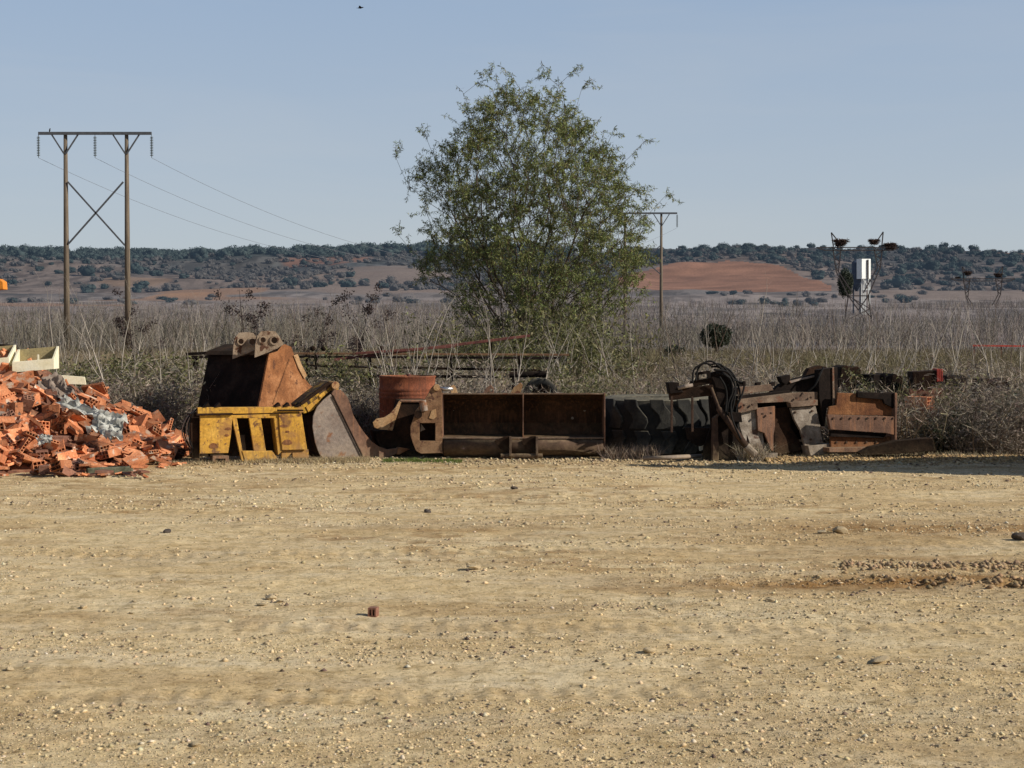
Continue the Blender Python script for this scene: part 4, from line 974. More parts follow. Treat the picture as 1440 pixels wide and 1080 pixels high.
pr('upper_arm', 'steel_worn', [(1110, 536), (1130, 531), (1152, 526.5), (1152, 529), (1128, 534), (1112, 539)], .12, .03, .002)
pr('lock_block', 'steel_dark', [(1097, 530), (1111, 527), (1112, 534), (1106, 541), (1100, 538)], .1, .12)
pr('upright', 'steel_dark', [(1151, 520), (1171, 517), (1171, 572), (1163, 574), (1160, 600), (1152, 560)], -.04, .12)
pr('upright_edge', 'rust_pale', [(1170.5, 517), (1173, 516), (1174, 569), (1171.5, 570)], -.06, .1, .002)
pr('upright_flange', 'steel_dark', [(1173, 517), (1178, 516), (1178, 571), (1174, 570)], -.05, .14)
for x_ in (1041, 1067, 1087):
    pr('bolt', 'steel_dark', [(x_ - 3, 538), (x_ + 3, 537), (x_ + 3, 543), (x_ - 3, 543)], .14, .06, .003)
mb = MB(); mb.tube(spline([pl.p(1155, 600, -.06), pl.p(1164, 605, -.1), pl.p(1167, 616, -.1), pl.p(1168, 624, -.1)]), .007, 6); mb.build('cable', 'steel_edge', T)
mb = MB(); mb.tube(spline([pl.p(1158, 516, -.05), pl.p(1152, 530, -.1), pl.p(1146, 542, -.1), pl.p(1136, 551, -.06)]), .012, 6); mb.build('hose', 'hose', T)
mb = MB(); mb.prism([gnd(1056, 648), gnd(1093, 647), gnd(1095, 641), gnd(1060, 640)], (0, 0, .09)); tag(mb.build('timber_block', 'wood_grey', None, .008), 'short timber block on the ground beside the black frame', 'timber block')

# ------------------------------------------------------------------ rust-red blade
pl = Plane(1210, 632, 23.25, 15)
T_hitch = T
T = T_blade = thing('dozer_blade', pl.p(1210, 633), 'rust red steel blade with horizontal bands standing right of the dark upright', 'blade')
pr('upper_band', 'rust', [(1178, 552), (1258, 556), (1258, 585), (1164, 583), (1166, 572), (1176, 570)], .02, .04)
pr('middle_band', 'rust_brown', [(1163.5, 583), (1258.5, 586), (1258.5, 612), (1245, 609), (1168, 604)], -.06, .06)
pr('lower_band', 'rust', [(1168, 612), (1258, 614), (1259, 626), (1168, 631)], .05, .04)
pr('slot', 'steel_dark', [(1168, 604.5), (1247, 609.5), (1243, 616), (1168, 614)], -.01, .05, .002)
pr('top_lip_or_shade', 'steel_dark', [(1206, 551), (1259, 553), (1259, 575), (1244, 568), (1242, 562), (1206, 559)], -.04, .05)  # dark plate stands in for the shadow bar along the top
pr('end_rib', 'rust_brown', [(1258.5, 552), (1262, 553), (1261, 628), (1258.5, 628)], -.07, .3)
pr('base_lip', 'rust_brown', [(1166, 630), (1226, 629), (1220, 636), (1166, 636)], -.12, .2)
for x_ in (1217, 1242): pr('scratch_mark', 'rust_pale', [(x_, 587), (x_ + 2, 587), (x_ + 1.4, 594)], -.064, .01, 0)
pl = Plane(1270, 640, 22.95, 2)
mb = MB(); mb.prism(pl.pts([(1208, 637), (1225, 629), (1262, 620), (1308, 616), (1312, 617), (1316, 634), (1262, 638), (1212, 641)]), pl.b * .22)
tag(mb.build('steel_beam', 'rust_dark', None, .008), 'long dark tapered steel beam on the ground before the rust red blade', 'beam')
g = gnd(1319, 638); o = link('stone', rocks[1], loc=(g.x, g.y, .08)); o.scale = (.05, .04, .07); tag(o, 'white upright stone at the right end of the dark steel beam', 'stone')

def bolts(T, pl, L, off, r=.016, mat='rust_umber'):
    for x_, y_ in L:
        c_ = pl.p(x_, y_, off); mb = MB(); mb.tube([c_ - pl.b * .014, c_ + pl.b * .01], r, 6); mb.build('bolt_or_disc', mat, T, .002)
blade_pl = Plane(1210, 632, 23.25, 15)
bolts(T_blade, blade_pl, [(1172 + 12 * k, 588) for k in range(8)] , -.062); bolts(T_blade, blade_pl, [(1176 + 14 * k, 622) for k in range(6)], .048)
bolts(T_hitch, Plane(1100, 640, 23.1, 19), [(1046, 570), (1058, 569), (1120, 560), (1140, 559), (1118, 580), (1142, 578), (1140, 618), (1158, 632), (1146, 634), (1072, 582), (1084, 581)], -.03)
# ------------------------------------------------------------------ red box and clay blocks on the right
pl = Plane(1300, 560, 25.2, -4)
T = thing('red_crate', pl.p(1302, 545), 'dark red box with a bright red ribbed end on top of the clay blocks', 'crate')
mb = MB(); mb.prism(pl.pts([(1283, 523), (1317, 521), (1317, 545), (1285, 546)]), pl.b * .5); mb.build('body', 'rust_dark', T, .01)
for k_ in range(3):
    mb = MB(); mb.prism(pl.pts([(1317.6 + k_ * 3, 519), (1320 + k_ * 3, 519), (1320 + k_ * 3, 536), (1317.6 + k_ * 3, 537)], -.02), pl.b * .4); mb.build('rib', 'red_paint', T, .004)
big = brick_mesh(.34, .30, .17, 3, 3, 'clay', 0, 2)
for (px, py, yy, lab) in ((1293, 566, 25.0, 'clay block with open square cells, topmost below the red box'), (1305, 584, 24.9, 'clay block in the middle of the stack under the red box'), (1286, 588, 24.95, 'shaded clay block left in the stack under the red box'), (1298, 604, 24.85, 'lowest clay block of the stack under the red box')):
    o = link('clay_block', big, loc=at(px, py, yy)); o.rotation_euler = (0, 0, R(random.uniform(-35, -20))); tag(o, lab, 'clay block')
c = at(1300, 600, 25.15); mb = MB(); mb.box((c.x, 25.3, .28), (.62, .3, .55)); tag(mb.build('clay_pallet_load', 'clay_dark', None, .02), 'dark base of stacked clay pieces under the red box', 'clay stack')
c0 = at(1303, 553, 25.2); mb = MB(); mb.box((c0.x, 25.4, c0.z), (.5, .35, .13)); tag(mb.build('clay_slab', 'clay_dark', None, .01), 'flat clay slab directly under the red box', 'clay slab')

# ------------------------------------------------------------------ rail rack, red channel and pipes in the weeds
T = thing('lattice_boom', (at(560, 500, 28.2).x, 28.2, 0), 'long rusty steel boom of parallel rails lying in the weeds', 'steel boom')
for (x0, y0, x1, y1, w_, mt) in ((405, 497, 800, 499, .035, 'rust_mid'), (405, 501.5, 790, 503.5, .04, 'steel_dark'), (420, 514, 760, 521, .04, 'rust_dark'), (424, 528, 700, 530, .05, 'steel_dark')):
    mb = MB(); mb.bar(at(x0, y0, 28.2), at(x1, y1, 28.2), w_, w_); mb.build('rail', mt, T, .004)
for x_ in (431, 444, 520, 634, 730):
    mb = MB(); mb.bar(at(x_, 498, 28.28), Vector((at(x_, 498, 28.28).x + .05, 28.28, 0)), .04, .035); mb.build('post', 'rust_dark', T, .004)
for x_ in (440, 455, 536):
    mb = MB(); mb.lathe([(.001, -.04), (.036, -.03), (.046, 0), (.036, .03), (.001, .04)], at(x_, 490, 28.2), 14, 'Y'); mb.build('roller', 'rust_dark', T, smooth=True)
T = thing('red_channel', (at(620, 490, 27.6).x, 27.6, 0), 'long faded red steel channel sloping up to the right through the weeds', 'steel channel')
mb = MB(); mb.bar(at(470, 506, 27.6), at(745, 472, 27.9), .05, .045); mb.bar(at(500, 497, 27.56), at(640, 487, 27.7), .04, .04); mb.build('web', 'red_rust', T, .005)
mb = MB(); mb.bar(Vector((at(520, 500, 27.7).x, 27.72, 0)), at(520, 501, 27.72), .035); mb.bar(Vector((at(690, 480, 27.9).x, 27.95, 0)), at(690, 481, 27.95), .035); mb.build('prop', 'rust_dark', T)
T = thing('rail_stack', (at(230, 500, 28.6).x, 28.6, 0), 'dark steel rails in the weeds left of the rusty excavator bucket', 'steel rails')
for (x0, y0, x1, y1) in ((262, 498, 335, 494), (262, 503, 335, 499)):
    mb = MB(); mb.bar(at(x0, y0, 28.6), at(x1, y1, 28.6), .08, .05); mb.build('rail', 'steel_dark', T, .004)
for x_ in (275, 318): mb = MB(); mb.bar(at(x_, 500, 28.7), Vector((at(x_, 500, 28.7).x, 28.7, 0)), .08); mb.build('post', 'rust_dark', T)
# low dark scrap shapes at the right, in the weeds
for i, (px, py, w_, h_, Y_, lab) in enumerate(((1196, 520, 30, 12, 26.5, 'black scrap hopper in the weeds behind the dark upright'), (1240, 530, 26, 10, 26.4, 'dark buckled sheet of scrap steel in the weeds behind the rust red blade'),
        (1262, 532, 16, 12, 25.8, 'leaning dark scrap plate left of the green shrub'), (1345, 532, 30, 12, 26.4, 'dark scrap steel right of the red box'), (1400, 536, 40, 10, 26.4, 'low dark scrap pile piece at the far right'))):
    pl = Plane(px, py, Y_, random.uniform(-10, 20)); rr = random.Random(i)
    L = [(px - w_ / 2, py + h_), (px - w_ / 2 * .9, py - h_ * .3), (px - w_ * .2, py - h_ * rr.uniform(.3, .6)), (px + w_ * .1, py - h_ * rr.uniform(.1, .3)), (px + w_ * .35, py - h_ * rr.uniform(.3, .6)), (px + w_ / 2, py), (px + w_ / 2, py + h_ * 4), (px - w_ / 2, py + h_ * 4)]
    mb = MB(); mb.prism(pl.pts(L), pl.b * .5); tag(mb.build('scrap_metal', 'steel_dark' if i % 2 else 'rust_dark', None, .015), lab, 'scrap metal')

# ------------------------------------------------------------------ power poles
def hpole(Y, xa, xb, y_arm, x0, x1, label, s, brace, gz):
    T = thing('power_pylon', (at((xa + xb) / 2, 470, Y).x, Y, gz), label, 'power pylon', None)
    P_ = lambda x_, y_: at(x_, y_, Y)
    for x_ in (xa, xb):
        b_ = P_(x_, y_arm + 1); mb = MB(); mb.tube([Vector((b_.x, Y, gz - .2)), Vector((b_.x, Y, gz + (b_.z - gz) * .48)), b_ + Vector((0, 0, .1))], [.24, .20, .14], 12); mb.build('pole', 'wood_pole', T, smooth=True)
        f = (x1 - x0) / 160
        for sg in (-1, 1):
            mb = MB(); mb.bar(P_(x_ + 1 * sg, y_arm + 29 * f) - Vector((0, .18, 0)), P_(x_ + 19 * sg * f, y_arm + 1) - Vector((0, .18, 0)), .12, .10); mb.build('strut', 'galv', T)
    mb = MB(); mb.bar(P_(x0, y_arm) - Vector((0, .22, 0)), P_(x1, y_arm) - Vector((0, .22, 0)), .16, .22); mb.build('crossarm', 'galv', T)
    if brace:
        for a_, b_ in brace: mb = MB(); mb.bar(P_(*a_) - Vector((0, .15, 0)), P_(*b_) - Vector((0, .15, 0)), .12, .12); mb.build('brace', 'galv', T)
    ends = []
    for x_ in (x0, (x0 + x1) / 2, x1):
        tp = P_(x_, y_arm) - Vector((0, .22, 0)); L = 1.85; prof = [(.02, 0), (.02, -.2)]
        for k in range(12): z_ = -.25 - k * (L - .35) / 12; prof += [(.03, z_), (.13, z_ - .035), (.13, z_ - .06), (.03, z_ - .075)]
        prof += [(.02, -L)]
        mb = MB(); mb.lathe(prof, tp, 10); mb.build('insulator', 'insul', T)
        ends.append(tp - Vector((0, 0, L)))
    return ends
gz1 = tz(at(135, 470, 130).x, 130)
e1 = hpole(130, 92, 178, 188, 55, 214, 'tall wooden H-frame power pylon with crossed braces on the left, a bird on its arm', 1, (((96, 256), (176, 345)), ((174, 256), (97, 343))), gz1)
gz2 = tz(at(905, 470, 218).x, 218)
e2 = hpole(218, 879, 930, 300, 858, 952, 'distant wooden H-frame power pylon partly hidden by the green tree', 1, (((881, 345), (929, 386)), ((929, 345), (881, 386))), gz2)
for i, (a_, b_) in enumerate(zip(e1, e2)):
    pts = [a_ + (b_ - a_) * t_ - Vector((0, 0, 4 * 6.6 * t_ * (1 - t_))) for t_ in [k / 40 for k in range(41)]]
    mb = MB(); mb.tube(pts, .014, 4); tag(mb.build('power_line', 'wire', None), ['sagging power line from the leftmost insulator of the H-frame pylon', 'sagging power line from the middle insulator of the H-frame pylon', 'sagging power line from the rightmost insulator of the H-frame pylon'][i], 'power line')
def bird(px, py, Y, L, label, wings):
    c = at(px, py, Y); T = MB()
    u = L / 8
    T.tube([c + Vector((-3.8 * u, 0, -.3 * u)), c + Vector((-2 * u, 0, 0)), c, c + Vector((1.8 * u, 0, .3 * u)), c + Vector((2.6 * u, 0, .5 * u)), c + Vector((3.3 * u, 0, .5 * u)), c + Vector((4 * u, 0, .35 * u))] if wings else
           [c + Vector((-.9 * u, 0, -3 * u)), c + Vector((-.3 * u, 0, -1 * u)), c + Vector((0, 0, 1 * u)), c + Vector((.2 * u, 0, 2.2 * u)), c + Vector((.5 * u, 0, 3 * u)), c + Vector((1.3 * u, 0, 3.1 * u))],
           [.25 * u, .8 * u, 1.1 * u, .8 * u, .65 * u, .5 * u, .05 * u] if wings else [.3 * u, 1.0 * u, 1.2 * u, .7 * u, .8 * u, .1 * u], 8)
    if wings:
        for sg in (-1, 1): T.prism([c + Vector((1.2 * u, sg * .5 * u, .3 * u)), c + Vector((-1.4 * u, sg * .5 * u, .2 * u)), c + Vector((-2.0 * u, sg * 5 * u, 1.1 * u)), c + Vector((-.4 * u, sg * 7 * u, 1.4 * u)), c + Vector((.8 * u, sg * 4 * u, 1.0 * u))], (0, 0, .12 * u))
        T.prism([c + Vector((-3.4 * u, -.3 * u, -.25 * u)), c + Vector((-5.2 * u, -1.0 * u, -.3 * u)), c + Vector((-5.2 * u, 1.0 * u, -.3 * u)), c + Vector((-3.4 * u, .3 * u, -.25 * u))], (0, 0, .12 * u))
    return tag(T.build('bird', 'steel_dark', None, smooth=True), label, 'bird')
bird(70, 183.5, 129.8, .40, 'dark bird perched on the crossarm of the H-frame pylon', False)
bird(507, 11, 60, .22, 'small dark bird flying high in the sky', True)

# lattice towers
def bars(mb, L, Y, w):
    for a_, b_ in L: mb.bar(at(*a_, Y), at(*b_, Y), w, w)
def lattice(mb, A0, A1, B0, B1, n, Y, w):
    """two chords A0-A1 and B0-B1 (pixels) with zigzag"""
    P_ = lambda a_, b_, t_: (a_[0] + (b_[0] - a_[0]) * t_, a_[1] + (b_[1] - a_[1]) * t_)
    bars(mb, [(A0, A1), (B0, B1)], Y, w)
    for i in range(n):
        p = P_(A0, A1, i / n) if i % 2 == 0 else P_(B0, B1, i / n); q = P_(B0, B1, (i + 1) / n) if i % 2 == 0 else P_(A0, A1, (i + 1) / n)
        bars(mb, [(p, q)], Y, w * .8)
def tower(cx, Y, k, top, label, ground_py, depth=True):
    f = lambda x_, y_: (cx + (x_ - 1206) * k, top + (y_ - 348) * k)
    c_ = at(cx, 400, Y); gz = tz(c_.x, Y)
    T = thing('lattice_pylon', (c_.x, Y, gz), label, 'lattice pylon')
    w = .27 * (Y / 450) ** .7
    for dy in (-1.0, 1.0):
        Yd = Y + dy * Y / 450
        mb = MB(); bars(mb, [(f(1148, 348), f(1264, 348)), (f(1160, 352), f(1255, 352)), (f(1148, 348), f(1160, 352)), (f(1264, 348), f(1255, 352))], Yd, w); mb.build('crossarm', 'lattice', T)
        mb = MB(); lattice(mb, f(1171, 348), f(1176, 382), f(1183, 348), f(1179, 382), 5, Yd, w); bars(mb, [(f(1176, 382), f(1193, 416)), (f(1179, 382), f(1200, 413))], Yd, w)
        lattice(mb, f(1229, 348), f(1234, 376), f(1241, 348), f(1238, 376), 5, Yd, w); bars(mb, [(f(1234, 376), f(1214, 412)), (f(1238, 376), f(1221, 416))], Yd, w); mb.build('window_frame', 'lattice', T)
        mb = MB(); lattice(mb, f(1193, 416), f(1185, 470 if k == 1 else 450), f(1221, 416), f(1228, 470 if k == 1 else 450), 3, Yd, w); bars(mb, [(f(1193, 416), f(1221, 416)), (f(1221, 416), f(1207, 436)), (f(1193, 416), f(1207, 436)), (f(1200, 420), f(1225, 446))], Yd, w); mb.build('leg_frame', 'lattice', T)
    mb = MB(); bars(mb, [(f(1172, 347), f(1169, 327)), (f(1169, 327), f(1180, 341)), (f(1232, 341), f(1242, 326)), (f(1242, 326), f(1240, 347))], Y, w); mb.build('horn', 'lattice', T)
    return f
def nest(px, py, Y, w, label):
    w *= .85; py += 3
    c_ = at(px, py, Y); rr = w / FOC * Y / 2; n = 900
    a = rng.uniform(0, 2 * PI, n); r2 = rr * np.sqrt(rng.random(n)); z_ = rng.uniform(-.45, .4, n) * rr
    B = np.stack([c_.x + r2 * np.cos(a) * (1 - .4 * (z_ < 0)), c_.y + r2 * np.sin(a) * .8, c_.z + z_], 1)
    d = rng.normal(size=(n, 3)) * np.array([1, 1, .35]); d *= (rr * .5 / np.linalg.norm(d, axis=1))[:, None]
    V, F, C = blades(B, B + d, rr * .09, .1, shade(n, (.075, .048, .038), .5))
    tag(link('stork_nest', fastmesh('stork_nest', V, F, M['twig'], C)), label, 'nest')
f = tower(1206, 450, 1, 348, 'lattice steel pylon carrying large stork nests above the white silo', 450)
nest(1182, 338, 450, 24, 'dark stork nest on the left arm of the big lattice pylon')
nest(1229, 337, 450, 18, 'reddish brown stork nest on the right arm of the big lattice pylon')
nest(1252, 343, 450, 22, 'flat stork nest at the right end of the big lattice pylon')
f = tower(1382, 820, .78, 392, 'smaller lattice pylon with nests far away near the right edge', 430)
nest(1361, 381, 820, 13, 'nest on the left arm of the far lattice pylon')
nest(1404, 384, 820, 13, 'brown nest on the right arm of the far lattice pylon')
nest(1347, 388, 820, 8, 'small nest at the left end of the far lattice pylon')

# silo
Y_ = 620; c = at(1218, 380, Y_); gz = tz(c.x, Y_)
T = thing('silo', (c.x, Y_, gz), 'white square silo on legs standing on the plain', 'silo')
a_, b_ = at(1213, 365, Y_), at(1221, 391, Y_)
plS = Plane(1218, 392, Y_, 40); mb = MB(); mb.prism(plS.pts([(1212, 364), (1224.5, 364), (1224.5, 392), (1212, 392)]), plS.b * 2.4); mb.build('tank', 'silo_white', T, .05)
mb = MB(); mb.bar(at(1220.5, 365, Y_ - .1), at(1220.5, 392, Y_ - .1), .5); mb.build('ladder', 'lattice', T)
for x_ in (1213.8, 1217.5, 1223.5):
    for dy in (0, 2.6): mb = MB(); t0 = at(x_, 392, Y_); mb.bar(t0 + Vector((0, dy + .15, 0)), Vector((t0.x, Y_ + dy + .15, gz)), .26); mb.build('leg', 'silo_white', T)
mb = MB(); mb.bar(at(1213, 407, Y_ - .1), at(1224, 407, Y_ - .1), .5); mb.bar(at(1214, 393, Y_ - .1), at(1223, 406, Y_ - .1), .3); mb.build('brace', 'silo_white', T)
T = thing('silo', (at(1205, 380, Y_ + 5).x, Y_ + 5, gz), 'dark blue silo standing left of the white silo', 'silo')
c2 = at(1205, 380, Y_ + 5); z1 = at(0, 369, Y_ + 5).z; z0_ = at(0, 400, Y_ + 5).z
mb = MB(); mb.lathe([(.3, z1 + 1.2), (1.9, z1), (1.9, z0_), (.5, z0_ - 2.5)], (c2.x, c2.y, 0), 20); mb.build('tank', 'silo_blue', T)
for a_ in range(4): mb = MB(); q = Vector((c2.x + 1.7 * math.cos(a_ * PI / 2 + .7), c2.y + 1.7 * math.sin(a_ * PI / 2 + .7), gz)); mb.bar(q, Vector((q.x, q.y, z0_ + .5)), .25); mb.build('leg', 'silo_blue', T)
# red strip barrier at right
T = thing('barrier_rail', (at(1410, 486, 100).x, 100, 0), 'thin red rail across the weeds near the right edge', 'rail')
mb = MB(); mb.bar(at(1368, 486, 100), at(1470, 487, 100), .06, .10); mb.build('rail', 'red_paint', T)
for x_ in (1370, 1408, 1446): mb = MB(); t0 = at(x_, 486, 100.1); mb.bar(t0, Vector((t0.x, 100.1, 0)), .06); mb.build('post', 'red_rust', T)

# ------------------------------------------------------------------ distant trees
def blob_tree(seed, mat, trunk=True):
    r2 = np.random.default_rng(seed); Vs, Fs, n0 = [], [], 0
    bm = bmesh.new(); bmesh.ops.create_icosphere(bm, subdivisions=2, radius=1)
    v0 = np.array([v.co[:] for v in bm.verts]); f0 = np.array([[v.index for v in f.verts] for f in bm.faces]); bm.free()
    k = 11
    for i in range(k):
        a = r2.uniform(0, 2 * PI); rr = .62 * math.sqrt(r2.random()); s = r2.uniform(.28, .48)
        c_ = np.array([rr * math.cos(a), rr * math.sin(a), r2.uniform(.45, 1.0) - rr * .3])
        v = v0 * s * (1 + r2.normal(0, .13, (len(v0), 1))) * np.array([1, 1, .8]) + c_
        Vs.append(v); Fs.append(f0 + n0); n0 += len(v0)
    # loose leaf clumps around the edge
    m = 260; d = r2.normal(size=(m, 3)); d /= np.linalg.norm(d, axis=1)[:, None]; p = d * np.array([.92, .92, .55]) * r2.uniform(.7, 1.1, (m, 1)) + np.array([0, 0, .75])
    q = r2.normal(size=(m, 3, 3)) * .07
    Vs.append((p[:, None] + q).reshape(-1, 3)); Fs.append(np.arange(m * 3).reshape(-1, 3) + n0); n0 += m * 3
    V = np.concatenate(Vs); V[:, 2] = np.maximum(V[:, 2], 0.0)
    return fastmesh('crown', V, np.concatenate(Fs), M[mat])
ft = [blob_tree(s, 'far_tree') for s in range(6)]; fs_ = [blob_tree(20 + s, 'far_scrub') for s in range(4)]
def in_field(px, Y):
    u = (px - 1020) / 150
    return abs(u) < 1.02 and 1330 < Y < 1990 - 420 * max(u, 0) ** 1.3 - 260 * max(-u, 0)
def far_tree(px, Y, w, h, me, name, label, cat, group):
    if in_field(px, Y): Y = 2020 + random.uniform(0, 200)
    x_ = (px - 720) / FOC * Y; z_ = tz(x_, Y); o = link(name, me, loc=(x_, Y, z_ - h * .12)); o.scale = (w / 2, w / 2, h / 1.35); o.rotation_euler = (0, 0, random.uniform(0, 6))
    return tag(o, label, cat, group)
# skyline oaks on the right ridge (single trees)
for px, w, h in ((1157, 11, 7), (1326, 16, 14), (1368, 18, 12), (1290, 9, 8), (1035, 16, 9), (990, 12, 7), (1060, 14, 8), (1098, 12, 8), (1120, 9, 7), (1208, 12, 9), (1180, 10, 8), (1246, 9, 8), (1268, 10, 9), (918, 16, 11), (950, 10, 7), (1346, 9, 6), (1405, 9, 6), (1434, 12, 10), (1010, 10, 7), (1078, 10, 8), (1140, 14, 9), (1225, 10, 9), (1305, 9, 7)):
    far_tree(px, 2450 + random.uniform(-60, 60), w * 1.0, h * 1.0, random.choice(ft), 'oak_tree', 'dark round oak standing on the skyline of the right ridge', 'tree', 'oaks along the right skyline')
for i in range(235):
    Yh = random.uniform(1480, 2300)
    px = random.choice([random.uniform(-10, 640), random.uniform(880, 1450), random.uniform(880, 1450)])
    big_ = random.random() < .25
    w = random.uniform(7, 14) * (1.5 if big_ else 1); 
    far_tree(px, Yh, w, w * random.uniform(.45, .75), random.choice(ft), 'oak_shrub', 'rounded dark holm oak shrub dotted over the far hillside', 'shrub', 'holm oak shrubs on the far hillside')
for i in range(60):
    far_tree(random.choice([random.uniform(0, 300), random.uniform(440, 640), random.uniform(980, 1160), random.uniform(1100, 1300)]), random.uniform(880, 1300), random.uniform(4, 10), random.uniform(2.5, 5), random.choice(fs_ + ft[:2]), 'hedge_bush', 'grey green bush at the foot of the hills', 'bush', 'bushes at the foot of the hills')
def far_mass(name, label, cat, n, pxf, Yf, wf, meshes, mat):
    Vs, Fs, n0 = [], [], 0
    cache = []
    for me in meshes:
        v = np.empty(len(me.vertices) * 3, np.float32); me.vertices.foreach_get('co', v)
        fi = np.empty(len(me.polygons) * 3, np.int32); me.polygons.foreach_get('vertices', fi)
        cache.append((v.reshape(-1, 3), fi.reshape(-1, 3)))
    for i in range(n):
        v, fi = random.choice(cache); Yt = Yf(); pq = pxf()
        if in_field(pq, Yt) or (name == 'hillside_scrub' and fbm(np.array([pq * .012]), np.array([Yt * .004]), 3)[0] < (.455 if Yt < 1800 else .40)): continue
        x_ = (pq - 720) / FOC * Yt; w = wf(); h = w * random.uniform(.5, .8); a = random.uniform(0, 6)
        ca, sa = math.cos(a), math.sin(a); q = v * np.array([w / 2, w / 2, h / 1.35]); q = np.stack([q[:, 0] * ca - q[:, 1] * sa, q[:, 0] * sa + q[:, 1] * ca, q[:, 2]], 1) + np.array([x_, Yt, tz(x_, Yt) - h * .12])
        Vs.append(q); Fs.append(fi + n0); n0 += len(v)
    tag(link(name, fastmesh(name, np.concatenate(Vs), np.concatenate(Fs), mat)), label, cat, kind='stuff')
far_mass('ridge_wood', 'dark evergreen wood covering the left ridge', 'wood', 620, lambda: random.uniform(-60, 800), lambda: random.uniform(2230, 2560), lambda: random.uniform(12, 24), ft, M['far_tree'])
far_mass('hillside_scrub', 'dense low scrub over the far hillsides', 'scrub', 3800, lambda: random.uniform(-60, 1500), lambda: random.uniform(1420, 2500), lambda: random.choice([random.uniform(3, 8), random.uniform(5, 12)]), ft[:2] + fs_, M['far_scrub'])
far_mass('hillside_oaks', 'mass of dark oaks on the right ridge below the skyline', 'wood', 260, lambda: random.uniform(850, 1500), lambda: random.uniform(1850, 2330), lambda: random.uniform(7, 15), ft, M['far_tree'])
# round evergreen bush on the plain
def leaf_quads(P, L, W, cols, up=.3):
    n = len(P); d = rng.normal(size=(n, 3)); d[:, 2] -= up; d /= np.linalg.norm(d, axis=1)[:, None]
    s = np.cross(d, rng.normal(size=(n, 3))); s /= np.linalg.norm(s, axis=1)[:, None]
    L = np.broadcast_to(L, (n,))[:, None]; W = np.broadcast_to(W, (n,))[:, None]
    V = np.stack([P, P + d * L * .5 + s * W * .5, P + d * L, P + d * L * .5 - s * W * .5], 1).reshape(-1, 3)
    F = np.arange(n * 4).reshape(-1, 4)
    return V, F, np.repeat(cols, 4, axis=0)
def evergreen(px, py, Y, wpx, hpx, label):
    c_ = at(px, py, Y); w = wpx / FOC * Y; h = hpx / FOC * Y; gz = tz(c_.x, Y); n = 5000
    T = thing('evergreen_bush', (c_.x, Y, gz), label, 'bush')
    d = rng.normal(size=(n, 3)); d /= np.linalg.norm(d, axis=1)[:, None]; P = d * rng.uniform(.6, 1.05, (n, 1)) * (.85 + .3 * fbm(d[:, 0] * 3 + 5, d[:, 2] * 3 + 5, 2))[:, None] * np.array([w / 2, w / 2, h / 2]) + np.array([0, 0, h / 2 + max(0, c_.z - gz - h / 2)])
    V, F, C = leaf_quads(P, w * .09, w * .05, shade(n, (.035, .045, .025), .5))
    link('foliage', fastmesh('foliage', V, F, M['leaf'], C), T)
    mb = MB(); mb.tube([Vector((c_.x, Y, gz)), Vector((c_.x, Y, gz + h * .6))], [.15, .08], 8); mb.build('trunk', 'bark', T)
evergreen(1007, 472, 116, 42, 30, 'dark round evergreen bush alone on the plain')
evergreen(948, 494, 95, 28, 14, 'low dark evergreen bush left of and below the round one')
evergreen(1189, 398, 600, 22, 40, 'tall dark evergreen beside the silos')

# ------------------------------------------------------------------ the big tree
def tube_arrays(segs, n=5):
    """segs: list of (p,q,r0,r1)"""
    A = np.array([s[0] for s in segs], float); B = np.array([s[1] for s in segs], float); r0 = np.array([s[2] for s in segs])[:, None, None]; r1 = np.array([s[3] for s in segs])[:, None, None]
    d = B - A; d /= np.linalg.norm(d, axis=1)[:, None] + 1e-9
    ref = np.where(np.abs(d[:, 2:3]) > .9, np.array([[1., 0, 0]]), np.array([[0, 0, 1.]])); x = np.cross(d, ref); x /= np.linalg.norm(x, axis=1)[:, None]; y = np.cross(d, x)
    a = 2 * PI * np.arange(n) / n; c = (x[:, None] * np.cos(a)[None, :, None] + y[:, None] * np.sin(a)[None, :, None])
    V = np.concatenate([A[:, None] + c * r0, B[:, None] + c * r1], 1).reshape(-1, 3)
    j = np.arange(n); f = np.stack([j, (j + 1) % n, n + (j + 1) % n, n + j], 1)
    F = (np.arange(len(segs))[:, None, None] * 2 * n + f[None]).reshape(-1, 4)
    return V, F
YT = 45.0
env = np.array([(136, 700, 792), (158, 662, 822), (188, 640, 846), (225, 604, 880), (262, 592, 906), (300, 594, 920), (340, 598, 922), (380, 606, 910), (420, 620, 890), (460, 650, 862), (490, 690, 820)], float)
base = np.array([at(733, 500, YT).x, YT, tz(at(733, 500, YT).x, YT)])
ez = np.array([at(0, e[0], YT).z for e in env]); exl = np.array([at(e[1], e[0], YT).x for e in env]); exr = np.array([at(e[2], e[0], YT).x for e in env])
def in_env(n):
    out = []
    while len(out) < n:
        z_ = rng.uniform(ez.min(), ez.max()); xl_ = np.interp(z_, ez[::-1], exl[::-1]); xr_ = np.interp(z_, ez[::-1], exr[::-1])
        c_ = (xl_ + xr_) / 2; hw = (xr_ - xl_) / 2; a = rng.uniform(0, 2 * PI); rr = rng.random() ** .42
        if rng.random() > (hw / 3.2) ** 2 + .12: continue
        rr *= .82 + .3 * vnoise(np.array([a * 1.6 + 20]), np.array([z_ * .9]))[0]
        out.append((c_ + hw * rr * math.cos(a), YT + hw * .9 * rr * math.sin(a), z_ * 1.0))
    return np.array(out)
tgt = in_env(2100)
